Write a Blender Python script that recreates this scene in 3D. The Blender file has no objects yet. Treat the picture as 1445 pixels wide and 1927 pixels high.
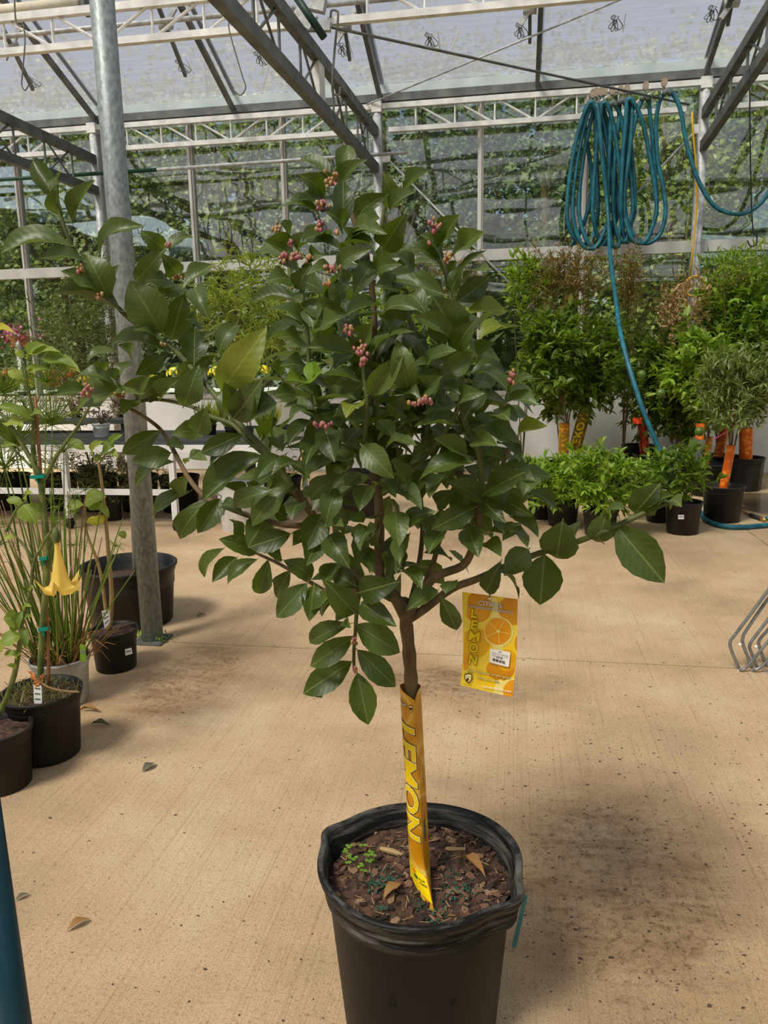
import bpy, bmesh, math, random
import numpy as np
from mathutils import Vector, Matrix
from math import pi, sin, cos, tan, atan, radians as R_, sqrt, acos
SC = bpy.context.scene
COL = SC.collection
rnd = random.Random(7)
NR = np.random.RandomState(11)
# ------------------------------------------------------------------ camera
FPX, CH = 1447.0, 1.45
CAMR = (Matrix.Rotation(R_(9.85), 3, 'Z') @ Matrix.Rotation(R_(90 - 11.1), 3, 'X') @ Matrix.Rotation(R_(-1.03), 3, 'Z'))
cd = bpy.data.cameras.new('camera'); cam = bpy.data.objects.new('camera', cd); COL.objects.link(cam)
cam.matrix_world = Matrix.Translation((0, 0, CH)) @ CAMR.to_4x4()
cd.sensor_fit = 'VERTICAL'; cd.sensor_height = 36.0; cd.lens = 36.0 * FPX / 1927.0; cd.clip_start = .05; cd.clip_end = 300
SC.camera = cam
# ------------------------------------------------------------------ sky, sun, exposure
wd = bpy.data.worlds.new('world'); SC.world = wd; wd.use_nodes = True
wn = wd.node_tree; wn.nodes.clear()
sky = wn.nodes.new('ShaderNodeTexSky'); sky.sky_type = 'NISHITA'; sky.sun_disc = False
sky.sun_elevation = R_(52); sky.sun_rotation = R_(215); sky.air_density = 1.2; sky.dust_density = 1.5
bg = wn.nodes.new('ShaderNodeBackground'); bg.inputs[1].default_value = 0.2
wo = wn.nodes.new('ShaderNodeOutputWorld'); wn.links.new(sky.outputs[0], bg.inputs[0]); wn.links.new(bg.outputs[0], wo.inputs[0])
sl = bpy.data.lights.new('sun', 'SUN'); sl.energy = 17.0; sl.angle = R_(15); sl.color = (1.0, .94, .84)
sun = bpy.data.objects.new('sun', sl); COL.objects.link(sun); sun.location = (-4, -6, 12)
SUND = Vector((.42, .62, -1.02)).normalized()
sun.rotation_euler = SUND.to_track_quat('-Z', 'Y').to_euler()
SC.view_settings.view_transform = 'Standard'; SC.view_settings.look = 'None'; SC.view_settings.gamma = 1
SC.view_settings.use_curve_mapping = False; SC.view_settings.exposure = 0.15
# ------------------------------------------------------------------ helpers
CO = Vector((0, 0, CH))
def ray(px, py): return CAMR @ Vector(((px - 722.5) / FPX, -(py - 963.5) / FPX, -1))
def aty(px, py, Y):
    d = ray(px, py); return CO + d * (Y / d.y)
def atz(px, py, Z=0.0):
    d = ray(px, py); return CO + d * ((Z - CH) / d.z)
def atx(px, py, X):
    d = ray(px, py); return CO + d * (X / d.x)
def atplane(px, py, p0, n):
    d = ray(px, py); return CO + d * ((p0 - CO).dot(n) / d.dot(n))
def lin(c): return c / 12.92 if c <= .04045 else ((c + .055) / 1.055) ** 2.4
def S(r, g, b): return (lin(r / 255), lin(g / 255), lin(b / 255))
def wloc(o):
    v = Vector((0, 0, 0))
    while o is not None: v = v + o.location; o = o.parent
    return v
def tag(o, label=None, cat=None, group=None, kind=None):
    if label: o['label'] = label
    if cat: o['category'] = cat
    if group: o['group'] = group
    if kind: o['kind'] = kind
    return o
def thing(name, loc, label, cat, group=None):
    o = bpy.data.objects.new(name, None); o.empty_display_size = .1; COL.objects.link(o); o.location = loc
    return tag(o, label, cat, group)
class MB:
    def __init__(s): s.v = []; s.f = []; s.uv = []
    def add(s, vs, fs, uvs=None):
        n = len(s.v); s.v += [tuple(v) for v in vs]; s.f += [tuple(i + n for i in f) for f in fs]
        s.uv += list(uvs) if uvs else [(.5, .5)] * len(vs)
        return s
    def box(s, lo, hi):
        x0, y0, z0 = lo; x1, y1, z1 = hi
        return s.add([(x0,y0,z0),(x1,y0,z0),(x1,y1,z0),(x0,y1,z0),(x0,y0,z1),(x1,y0,z1),(x1,y1,z1),(x0,y1,z1)],
                     [(3,2,1,0),(4,5,6,7),(0,1,5,4),(1,2,6,5),(2,3,7,6),(3,0,4,7)])
    def bar(s, a, b, w, h, up=(0, 0, 1)):   # rectangular bar a->b
        a = Vector(a); b = Vector(b); d = (b - a).normalized(); u = Vector(up)
        if abs(d.dot(u)) > .95: u = Vector((0, 1, 0)) if abs(d.y) < .9 else Vector((1, 0, 0))
        x = d.cross(u).normalized() * (w / 2); y = x.cross(d).normalized() * (h / 2)
        vs = [a - x - y, a + x - y, a + x + y, a - x + y, b - x - y, b + x - y, b + x + y, b - x + y]
        return s.add(vs, [(3,2,1,0),(4,5,6,7),(0,1,5,4),(1,2,6,5),(2,3,7,6),(3,0,4,7)])
    def tube(s, pts, r, n=8, cap=True):
        pts = [Vector(p) for p in pts]; m = len(pts)
        if not hasattr(r, '__len__'): r = [r] * m
        t0 = (pts[1] - pts[0]).normalized(); u = t0.orthogonal().normalized(); vs = []; uvs = []
        for i, p in enumerate(pts):
            t = (pts[min(i + 1, m - 1)] - pts[max(i - 1, 0)])
            if t.length < 1e-9: t = t0
            t = t.normalized(); u = (u - t * u.dot(t))
            u = u.normalized() if u.length > 1e-6 else t.orthogonal().normalized(); w = t.cross(u)
            for k in range(n):
                a = 2 * pi * k / n; vs.append(p + (u * cos(a) + w * sin(a)) * r[i]); uvs.append((k / n, i / m))
        fs = [(i*n+k, i*n+(k+1)%n, (i+1)*n+(k+1)%n, (i+1)*n+k) for i in range(m - 1) for k in range(n)]
        if cap: fs += [tuple(range(n - 1, -1, -1)), tuple((m - 1) * n + k for k in range(n))]
        return s.add(vs, fs, uvs)
    def lathe(s, prof, c=(0, 0, 0), n=32, rf=None, close=True):   # prof [(r,z)]
        vs = []; m = len(prof); c = Vector(c)
        for i, (r, z) in enumerate(prof):
            for k in range(n):
                a = 2 * pi * k / n; q = rf(a, i, r, z) if rf else r
                vs.append((c.x + q * cos(a), c.y + q * sin(a), c.z + z))
        fs = [(i*n+k, i*n+(k+1)%n, (i+1)*n+(k+1)%n, (i+1)*n+k) for i in range(m - 1) for k in range(n)]
        if close: fs += [tuple(range(n - 1, -1, -1)), tuple((m - 1) * n + k for k in range(n))]
        return s.add(vs, fs)
    def ball(s, c, r, sub=1, sq=(1, 1, 1)):
        n, m = (6, 4) if sub == 1 else (12, 8); c = Vector(c)
        vs = [c + Vector((0, 0, r * sq[2]))]
        for i in range(1, m):
            for k in range(n):
                a = 2 * pi * k / n; t = pi * i / m
                vs.append(c + Vector((r * sin(t) * cos(a) * sq[0], r * sin(t) * sin(a) * sq[1], r * cos(t) * sq[2])))
        vs.append(c - Vector((0, 0, r * sq[2]))); L = len(vs) - 1
        fs = [(0, 1 + k, 1 + (k + 1) % n) for k in range(n)]
        fs += [(1+(i*n)+k, 1+(i+1)*n+k, 1+(i+1)*n+(k+1)%n, 1+i*n+(k+1)%n) for i in range(m - 2) for k in range(n)]
        fs += [(L, 1 + (m-2)*n + (k+1) % n, 1 + (m-2)*n + k) for k in range(n)]
        return s.add(vs, fs)
    def mesh(s, name, off=Vector((0, 0, 0)), smooth=False):
        me = bpy.data.meshes.new(name); me.from_pydata([(x - off.x, y - off.y, z - off.z) for x, y, z in s.v], [], s.f)
        uvl = me.uv_layers.new(name='UVMap'); idx = np.empty(len(me.loops), dtype=np.int32); me.loops.foreach_get('vertex_index', idx)
        uvl.data.foreach_set('uv', np.array(s.uv, dtype=np.float32)[idx].ravel())
        if smooth: me.polygons.foreach_set('use_smooth', np.ones(len(me.polygons), dtype=bool))
        me.update(); return me
    def build(s, name, mat, parent=None, smooth=False, kind=None, label=None, loc=None):
        off = wloc(parent) if parent is not None else (Vector(loc) if loc is not None else Vector((0, 0, 0)))
        me = s.mesh(name, off, smooth); me.materials.append(mat)
        o = bpy.data.objects.new(name, me); COL.objects.link(o)
        if parent is not None: o.parent = parent
        elif loc is not None: o.location = loc
        if kind: o['kind'] = kind
        if label: o['label'] = label
        return o
def place(name, me, M, parent=None):
    o = bpy.data.objects.new(name, me); COL.objects.link(o)
    if parent is not None:
        o.parent = parent; M = Matrix.Translation(-wloc(parent)) @ M
    o.matrix_basis = M; return o
def spline(pts, n=6):   # catmull-rom through points
    P = [Vector(p) for p in pts]; out = []
    for i in range(len(P) - 1):
        a = P[max(i-1, 0)]; b = P[i]; c = P[i+1]; d = P[min(i+2, len(P)-1)]
        for k in range(n):
            t = k / n
            out.append(.5 * ((2*b) + (c-a)*t + (2*a-5*b+4*c-d)*t*t + (3*b-a-3*c+d)*t**3))
    return out + [P[-1]]
# ------------------------------------------------------------------ materials
def nodes(name):
    m = bpy.data.materials.new(name); m.use_nodes = True; nt = m.node_tree
    return m, nt, nt.nodes['Principled BSDF'], nt.nodes['Material Output']
def N(nt, t, **kw):
    n = nt.nodes.new(t)
    for k, v in kw.items():
        if k.startswith('i_'):
            key = k[2:]; key = int(key) if key.isdigit() else key.replace('_', ' ')
            n.inputs[key].default_value = v
        else: setattr(n, k, v)
    return n
def ramp(nt, fac, stops):
    r = nt.nodes.new('ShaderNodeValToRGB'); e = r.color_ramp.elements
    while len(e) < len(stops): e.new(.5)
    for i, (p, c) in enumerate(stops): e[i].position = p; e[i].color = (*c, 1)
    nt.links.new(fac, r.inputs[0]); return r.outputs[0]
def mat(name, ca, cb=None, rough=.6, scale=8, metal=0, bump=0, detail=4, spec=.5, lo=.35, hi=.65, stretch=None, coord='Object'):
    m, nt, p, o = nodes(name); cb = cb or ca
    tc = N(nt, 'ShaderNodeTexCoord'); src = tc.outputs[coord]
    if stretch:
        mp = N(nt, 'ShaderNodeMapping'); mp.inputs['Scale'].default_value = stretch; nt.links.new(src, mp.inputs[0]); src = mp.outputs[0]
    nz = N(nt, 'ShaderNodeTexNoise', i_Scale=scale, i_Detail=detail); nt.links.new(src, nz.inputs['Vector'])
    nt.links.new(ramp(nt, nz.outputs[0], [(lo, ca), (hi, cb)]), p.inputs['Base Color'])
    p.inputs['Roughness'].default_value = rough; p.inputs['Metallic'].default_value = metal; p.inputs['Specular IOR Level'].default_value = spec
    if bump:
        b = N(nt, 'ShaderNodeBump', i_Strength=bump, i_Distance=.01); nt.links.new(nz.outputs[0], b.inputs['Height']); nt.links.new(b.outputs[0], p.inputs['Normal'])
    return m
def leafmat(name, cols, rib=None, trans=.25, rough=.4, spec=.45, tint=(.35, .5, .05)):
    # random shade per leaf, pale midrib along the leaf's own UV, light shining through the blade
    m, nt, p, o = nodes(name); L = nt.links.new
    g = N(nt, 'ShaderNodeNewGeometry'); oi = N(nt, 'ShaderNodeObjectInfo')
    ad = N(nt, 'ShaderNodeMath', operation='ADD'); L(g.outputs['Random Per Island'], ad.inputs[0]); L(oi.outputs['Random'], ad.inputs[1])
    fr = N(nt, 'ShaderNodeMath', operation='FRACT'); L(ad.outputs[0], fr.inputs[0])
    n = len(cols); c = ramp(nt, fr.outputs[0], [(i / max(n - 1, 1), q) for i, q in enumerate(cols)])
    uv = N(nt, 'ShaderNodeUVMap'); uv.uv_map = 'UVMap'
    if rib:
        sx = N(nt, 'ShaderNodeSeparateXYZ'); L(uv.outputs[0], sx.inputs[0])
        a = N(nt, 'ShaderNodeMath', operation='SUBTRACT'); L(sx.outputs[0], a.inputs[0]); a.inputs[1].default_value = .5
        b = N(nt, 'ShaderNodeMath', operation='ABSOLUTE'); L(a.outputs[0], b.inputs[0])
        # midrib + side veins
        mr = N(nt, 'ShaderNodeMapRange'); mr.inputs[1].default_value = .008; mr.inputs[2].default_value = .03; mr.inputs[3].default_value = .75; mr.inputs[4].default_value = 0; L(b.outputs[0], mr.inputs[0])
        v1 = N(nt, 'ShaderNodeMath', operation='MULTIPLY_ADD'); L(b.outputs[0], v1.inputs[0]); v1.inputs[1].default_value = -.55; L(sx.outputs[1], v1.inputs[2])
        v2 = N(nt, 'ShaderNodeMath', operation='MULTIPLY'); L(v1.outputs[0], v2.inputs[0]); v2.inputs[1].default_value = 50
        v3 = N(nt, 'ShaderNodeMath', operation='SINE'); L(v2.outputs[0], v3.inputs[0])
        v4 = N(nt, 'ShaderNodeMapRange'); v4.inputs[1].default_value = .75; v4.inputs[2].default_value = 1; v4.inputs[3].default_value = 0; v4.inputs[4].default_value = .05; L(v3.outputs[0], v4.inputs[0])
        mx = N(nt, 'ShaderNodeMath', operation='MAXIMUM'); L(mr.outputs[0], mx.inputs[0]); L(v4.outputs[0], mx.inputs[1])
        mc = N(nt, 'ShaderNodeMixRGB'); mc.inputs[2].default_value = (*rib, 1); L(mx.outputs[0], mc.inputs[0]); L(c, mc.inputs[1]); c = mc.outputs[0]
        tc = N(nt, 'ShaderNodeTexCoord'); nz = N(nt, 'ShaderNodeTexNoise', i_Scale=14, i_Detail=3); L(tc.outputs['UV'], nz.inputs['Vector'])
        bp = N(nt, 'ShaderNodeBump', i_Strength=.05, i_Distance=.01); L(v3.outputs[0], bp.inputs['Height']); L(bp.outputs[0], p.inputs['Normal'])
        hs = N(nt, 'ShaderNodeHueSaturation'); hm = N(nt, 'ShaderNodeMapRange'); hm.inputs[3].default_value = .7; hm.inputs[4].default_value = 1.3; L(nz.outputs[0], hm.inputs[0]); L(hm.outputs[0], hs.inputs['Value']); L(c, hs.inputs['Color']); c = hs.outputs[0]
        # underside is paler and duller
        bk = N(nt, 'ShaderNodeMixRGB', blend_type='MIX'); bk.inputs[2].default_value = (*[.55 * x for x in rib], 1); L(c, bk.inputs[1])
        bf = N(nt, 'ShaderNodeMath', operation='MULTIPLY'); L(g.outputs['Backfacing'], bf.inputs[0]); bf.inputs[1].default_value = .35; L(bf.outputs[0], bk.inputs[0]); c = bk.outputs[0]
    L(c, p.inputs['Base Color']); p.inputs['Roughness'].default_value = rough; p.inputs['Specular IOR Level'].default_value = spec
    tr = N(nt, 'ShaderNodeBsdfTranslucent'); tm = N(nt, 'ShaderNodeMixRGB'); tm.inputs[0].default_value = .7; tm.inputs[2].default_value = (*tint, 1); L(c, tm.inputs[1]); L(tm.outputs[0], tr.inputs[0])
    ms = N(nt, 'ShaderNodeMixShader'); ms.inputs[0].default_value = trans; L(p.outputs[0], ms.inputs[1]); L(tr.outputs[0], ms.inputs[2]); L(ms.outputs[0], o.inputs[0])
    return m
def flat(name, c, rough=.5, spec=.3):
    m, nt, p, o = nodes(name); p.inputs['Base Color'].default_value = (*c, 1); p.inputs['Roughness'].default_value = rough; p.inputs['Specular IOR Level'].default_value = spec
    nz = N(nt, 'ShaderNodeTexNoise', i_Scale=30.0); b = N(nt, 'ShaderNodeBump', i_Strength=.03, i_Distance=.002); nt.links.new(nz.outputs[0], b.inputs['Height']); nt.links.new(b.outputs[0], p.inputs['Normal'])
    return m
M = {}
M['galv'] = mat('galvanised steel', S(150,152,152), S(196,198,196), rough=.55, scale=14, metal=.2, bump=.05)
M['whitesteel'] = mat('bright galvanised steel', S(205,206,202), S(232,232,226), rough=.5, scale=9, metal=.2)
M['darksteel'] = mat('weathered steel', S(84,87,86), S(112,114,110), rough=.6, scale=6, metal=.3)
M['alu'] = mat('aluminium profile', S(190,188,182), S(214,212,205), rough=.45, scale=5, metal=.3, stretch=(1, 1, .2))
M['polegalv'] = mat('spangled zinc pole', S(122,130,130), S(158,166,164), rough=.5, scale=55, metal=.35, bump=.08, detail=6, stretch=(1, 1, .6))
M['white'] = mat('white painted panel', S(226,226,222), S(240,240,236), rough=.55, scale=3)
M['rubber'] = mat('dark rubber', S(28,28,28), S(44,44,42), rough=.7)
M['pot'] = mat('black nursery plastic', S(30,29,28), S(48,46,43), rough=.42, scale=10, stretch=(1, 1, .25), spec=.25)
M['potdusty'] = mat('dusty black plastic', S(30,29,27), S(58,53,47), rough=.55, spec=.25, scale=6, detail=8, lo=.4, hi=.75)
M['soil'] = mat('potting soil', S(42,28,20), S(92,66,48), rough=.95, scale=60, bump=.8, detail=8)
M['bark'] = mat('grey brown bark', S(84,68,44), S(124,104,70), rough=.85, scale=40, bump=.6, stretch=(1, 1, .2))
M['greenstem'] = mat('green stem', S(70,84,34), S(112,120,58), rough=.6, scale=20)
M['hose'] = mat('teal rubber hose', S(12,80,96), S(30,112,126), rough=.5, scale=12)
M['hosedull'] = mat('greyed hose rubber', S(66,84,82), S(92,108,104), rough=.6, scale=12)
M['wire'] = flat('steel wire', S(110,108,100), .4)
M['blackwire'] = flat('black wire', S(30,30,30), .4)
# leaves: template meshes
def leaf_mesh(name, arch=.1, fold=.18, wave=.03, peak=.9, tipw=.9, ns=9, serr=.012, curl=0, seed=0, twist=0):
    r = random.Random(seed); mb = MB(); us = (-1, -.55, 0, .55, 1); vs = []; uvs = []; ph = r.random() * 6
    mb.add([(-.02, -.07, 0), (.02, -.07, 0), (.02, .03, .004), (-.02, .03, .004)], [(0, 1, 2, 3)], [(.5, 0)] * 4)
    for i in range(ns):
        v = i / (ns - 1); w = max(sin(pi * v ** peak), 0) ** tipw * .5
        if i == 0: w = .03
        if i == ns - 1: w = .004
        for u in us:
            e = w * (1 + serr * (2 if i % 2 else -2) * abs(u))
            z = arch * 4 * v * (1 - v) + fold * abs(u) * w * 1.0 + wave * sin(v * 9 + ph + u) * abs(u) * w * 2 - curl * v * v * v + curl * v
            an = twist * (v - .3); vs.append((u * e * cos(an), v, z + u * e * sin(an))); uvs.append((.5 + u * .5 * min(1, w * 2 + .02), v))
    fs = [(i*5+k, i*5+k+1, (i+1)*5+k+1, (i+1)*5+k) for i in range(ns - 1) for k in range(4)]
    mb.add(vs, fs, uvs); return mb.mesh(name, smooth=True)
LV = np.array([(0,0,0),(-.34,.25,.05),(0,.3,-.02),(.34,.25,.05),(-.42,.55,.07),(0,.6,.0),(.42,.55,.07),(0,1,-.1)], dtype=np.float64)
LF = [(0,2,1),(0,3,2),(1,2,5,4),(2,3,6,5),(4,5,7),(5,6,7)]
LUV = [(.5+x, y) for x, y, z in LV]
NV = LV * np.array([.5, 1, 1])     # narrow blade uses the same topology
def leaf_bulk(name, mats, mat_, parent, templ=LV, faces=LF, kind='stuff', label=None):
    # joins many leaves given as 4x4 arrays (n,4,4) into one mesh
    if len(mats) == 0: return None
    A = np.asarray(mats, dtype=np.float64); n = len(A); k = len(templ)
    V = np.einsum('nij,kj->nki', A[:, :3, :3], templ) + A[:, None, :3, 3]
    off = np.array(wloc(parent)) if parent is not None else np.zeros(3)
    V = (V - off).reshape(-1, 3)
    me = bpy.data.meshes.new(name); nl = sum(len(f) for f in faces); nf = len(faces)
    me.vertices.add(n * k); me.vertices.foreach_set('co', V.ravel().astype(np.float32))
    fl = np.array([i for f in faces for i in f]); ls = np.cumsum([0] + [len(f) for f in faces])[:-1]
    LI = (fl[None, :] + (np.arange(n) * k)[:, None]).ravel(); LS = (ls[None, :] + (np.arange(n) * nl)[:, None]).ravel()
    me.loops.add(n * nl); me.loops.foreach_set('vertex_index', LI.astype(np.int32))
    me.polygons.add(n * nf); me.polygons.foreach_set('loop_start', LS.astype(np.int32))
    uvt = np.array([(.5 + x, y) for x, y, z in templ], dtype=np.float32)[fl]
    me.uv_layers.new(name='UVMap').data.foreach_set('uv', np.tile(uvt, (n, 1)).ravel())
    me.polygons.foreach_set('use_smooth', np.ones(n * nf, dtype=bool)); me.update(calc_edges=True)
    me.materials.append(mat_); o = bpy.data.objects.new(name, me); COL.objects.link(o)
    if parent is not None: o.parent = parent
    if kind: o['kind'] = kind
    if label: o['label'] = label
    return o
def leafM(p, ax, nrm, Ln, Wd):
    ax = Vector(ax).normalized(); nrm = Vector(nrm); nrm = nrm - ax * nrm.dot(ax)
    nrm = nrm.normalized() if nrm.length > 1e-5 else ax.orthogonal().normalized(); x = ax.cross(nrm)
    m = Matrix((x * Wd, ax * Ln, nrm * Ln)).transposed().to_4x4(); m.translation = Vector(p); return m
def small_leaf_mesh(name, mat_, templ=LV):
    mb = MB(); mb.add([tuple(v) for v in templ], LF, LUV); me = mb.mesh(name, smooth=True); me.materials.append(mat_); return me
def crown(c, rad, ntw, per, ln, wd, r, shell=.55, up=.35, lump=.25):
    # rosettes of leaves on twigs spread through an ellipsoid crown
    out = []; c = Vector(c); ph = [r.uniform(0, 6) for _ in range(6)]
    for _ in range(ntw):
        d = Vector((r.gauss(0, 1), r.gauss(0, 1), r.gauss(0, 1))).normalized()
        k = 1 + lump * sin(3 * d.x + ph[0] + 2 * d.z) * sin(4 * d.z + ph[1]) + lump * .6 * sin(7 * d.y + ph[2] + 5 * d.x)
        q = (shell + (1 - shell) * r.random() ** .6) * k
        p = c + Vector((d.x * rad[0] * q, d.y * rad[1] * q, d.z * rad[2] * q))
        ax0 = (d + Vector((0, 0, up)) + Vector((r.gauss(0, .4), r.gauss(0, .4), r.gauss(0, .3)))).normalized()
        for _ in range(per):
            ax = (ax0 * .6 + Vector((r.gauss(0, .6), r.gauss(0, .6), r.gauss(-.05, .5)))).normalized()
            n = Vector((0, 0, 1)) + ax0 * .5 + Vector((r.gauss(0, .35), r.gauss(0, .35), 0))
            s = r.uniform(.65, 1.15)
            out.append(leafM(p + ax0 * r.uniform(-.05, .05), ax, n, ln * s, wd * s))
    return out
def foliage(root, leaves, mat_, nparts=90, templ=LV, lname='leaf'):
    me = small_leaf_mesh(lname, mat_, templ)
    leaves.sort(key=lambda m: (m.translation - CO).length); keep = leaves[:nparts]
    for m in keep: place(lname, me, m, root)
    leaf_bulk('foliage', [np.array(m) for m in leaves[nparts:]], mat_, root, templ)
def nursery_pot(root, c, h, rt, rb, mat_, soil=True, ribs=True, n=28, depth=.05, flute=0):
    c = Vector(c)
    prof = [(rb * .9, 0), (rb, .004), (rb + (rt - rb) * .84 - .004, h * .84), (rt * .985, h * .855), (rt * .985, h * .89), (rt, h * .9), (rt * 1.0, h * .935), (rt * 1.035, h * .945), (rt * 1.04, h - .004), (rt * 1.02, h), (rt * .965, h - .003), (rt * .955, h - depth - .02)]
    rf = (lambda a, i, r, z: r + (flute * (1 if int(a * 40 / pi) % 2 else -1) if 1 <= i <= 2 else 0)) if flute else None
    MB().lathe(prof, c, n, rf, close=False).build('pot', mat_, root, smooth=not flute)
    if soil:
        mb = MB(); z = h - depth; vs = [(c.x, c.y, c.z + z + .012)]; k = 24
        for q in (.5, .97):
            for i in range(k):
                a = 2 * pi * i / k; vs.append((c.x + rt * .96 * q * cos(a), c.y + rt * .96 * q * sin(a), c.z + z + rnd.uniform(-.006, .008)))
        fs = [(0, 1 + i, 1 + (i + 1) % k) for i in range(k)] + [(1+i, 1+k+i, 1+k+(i+1) % k, 1+(i+1) % k) for i in range(k)]
        mb.add(vs, fs).build('soil', M['soil'], root, smooth=True)
def text_mesh(body, size=1, offset=0, shear=0, align='LEFT', bold=0, space=1, fine=0):
    cu = bpy.data.curves.new('t', 'FONT'); cu.body = body; cu.size = size; cu.offset = offset + bold; cu.shear = shear; cu.align_x = align; cu.space_character = space; cu.resolution_u = 3
    ob = bpy.data.objects.new('t', cu); me = bpy.data.meshes.new_from_object(ob)
    if fine:
        b = bmesh.new(); b.from_mesh(me); bmesh.ops.triangulate(b, faces=b.faces[:])
        for _ in range(fine): bmesh.ops.subdivide_edges(b, edges=[e for e in b.edges if e.calc_length() > .12], cuts=1)
        bmesh.ops.triangulate(b, faces=b.faces[:]); b.to_mesh(me); b.free()
    vs = [v.co.copy() for v in me.vertices]; fs = [tuple(p.vertices) for p in me.polygons]
    bpy.data.objects.remove(ob); bpy.data.meshes.remove(me); bpy.data.curves.remove(cu); return vs, fs
# ------------------------------------------------------------------ setting: floor, wall, roof
W = 10.1; PX = [-9.18, -5.45, -1.72, 2.05, 5.8]
def floor_mat():
    m, nt, p, o = nodes('broom finished concrete'); L = nt.links.new
    tc = N(nt, 'ShaderNodeTexCoord'); c = tc.outputs['Object']
    def noise(sc, det=5, st=None, ro=.6):
        v = c
        if st:
            mp = N(nt, 'ShaderNodeMapping'); mp.inputs['Scale'].default_value = st; mp.inputs['Rotation'].default_value = (0, 0, .02); L(c, mp.inputs[0]); v = mp.outputs[0]
        n = N(nt, 'ShaderNodeTexNoise', i_Scale=sc, i_Detail=det, i_Roughness=ro); L(v, n.inputs['Vector']); return n.outputs[0]
    base = ramp(nt, noise(1.3, 6), [(.3, S(178,152,118)), (.5, S(204,176,138)), (.7, S(222,198,162))])
    def mul(a, fac_, col):
        mx = N(nt, 'ShaderNodeMixRGB', blend_type='MULTIPLY'); L(fac_, mx.inputs[0]); L(a, mx.inputs[1]); mx.inputs[2].default_value = (*col, 1); return mx.outputs[0]
    def rng(x, a, b, lo=0., hi=1.):
        r = N(nt, 'ShaderNodeMapRange'); r.inputs[1].default_value = a; r.inputs[2].default_value = b; r.inputs[3].default_value = lo; r.inputs[4].default_value = hi; L(x, r.inputs[0]); return r.outputs[0]
    def mth(op, a, b):
        q = N(nt, 'ShaderNodeMath', operation=op)
        for i, t in enumerate((a, b)):
            if hasattr(t, 'links'): L(t, q.inputs[i])
            else: q.inputs[i].default_value = t
        return q.outputs[0]
    broom = noise(1, 6, (120, .5, 1), .75); broom2 = noise(1, 4, (46, .3, 1), .7)
    col = mul(base, rng(broom, .46, .36, 0, .6), (.7, .66, .6))
    col = mul(col, rng(noise(75, 5, None, .8), .45, .33, 0, .9), (.52, .46, .4))
    col = mul(col, rng(noise(260, 3, None, .7), .56, .38, 0, .85), (.66, .6, .53))
    col = mul(col, rng(noise(120, 6, None, .85), .43, .36, 0, 1), (.42, .36, .31))
    # darker blotches, specks and streaks, strongest in a few set areas
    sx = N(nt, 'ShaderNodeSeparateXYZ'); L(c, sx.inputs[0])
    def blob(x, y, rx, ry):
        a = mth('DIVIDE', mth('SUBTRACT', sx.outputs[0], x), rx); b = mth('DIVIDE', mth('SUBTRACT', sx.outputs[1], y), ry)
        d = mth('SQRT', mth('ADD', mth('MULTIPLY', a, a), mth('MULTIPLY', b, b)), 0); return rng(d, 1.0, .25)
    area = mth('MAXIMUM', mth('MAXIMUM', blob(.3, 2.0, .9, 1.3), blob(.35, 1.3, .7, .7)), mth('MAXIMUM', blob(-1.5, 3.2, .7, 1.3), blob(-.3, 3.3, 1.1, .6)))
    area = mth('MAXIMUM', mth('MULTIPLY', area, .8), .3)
    blotch = rng(mth('MULTIPLY', area, noise(3.2, 8, (1, 1.7, 1), .65)), .16, .46)
    col = mul(col, blotch, (.72, .67, .62))
    speck = rng(mth('MULTIPLY', mth('ADD', area, .25), noise(34, 8, None, .8)), .52, .66)
    col = mul(col, speck, (.46, .41, .37))
    # darker streaks, same areas
    st = rng(mth('MULTIPLY', area, noise(1, 6, (2.6, 8, 1), .75)), .38, .54); col = mul(col, st, (.62, .57, .53))
    # standing water near the far right pots
    wet = rng(mth('MULTIPLY', blob(2.55, 8.0, .85, 1.1), noise(2.2, 4)), .2, .34); col = mul(col, wet, (.3, .27, .25))
    L(col, p.inputs['Base Color'])
    L(rng(wet, 0, 1, .85, .12), p.inputs['Roughness']); p.inputs['Specular IOR Level'].default_value = .35
    h = mth('ADD', mth('MULTIPLY', broom, .8), mth('ADD', mth('MULTIPLY', broom2, .5), mth('MULTIPLY', noise(60, 4), .5)))
    bp = N(nt, 'ShaderNodeBump', i_Distance=.004); L(rng(wet, 0, 1, .9, .02), bp.inputs['Strength']); L(h, bp.inputs['Height']); L(bp.outputs[0], p.inputs['Normal'])
    return m
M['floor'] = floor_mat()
M['joint'] = mat('joint filler', S(92,78,60), S(120,100,78), rough=.9)
fl = MB().box((-10.6, -15.6, -.2), (7.2, W - .02, -.012)).build('floor', M['joint'], kind='structure')
xs = [-10.6, -5.6, 1.93, 7.2]; ys = [-15.6, -.02, 3.64, 7.3, W - .02]
for i in range(3):
    for j in range(4):
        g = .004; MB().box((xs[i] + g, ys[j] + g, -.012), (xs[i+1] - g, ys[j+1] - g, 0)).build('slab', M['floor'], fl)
M['ground'] = mat('gravel and grass', S(96,98,62), S(150,142,112), rough=.95, scale=4)
MB().box((-40, W + .12, -.3), (40, 60, -.03)).build('ground', M['ground'], kind='structure')
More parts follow.
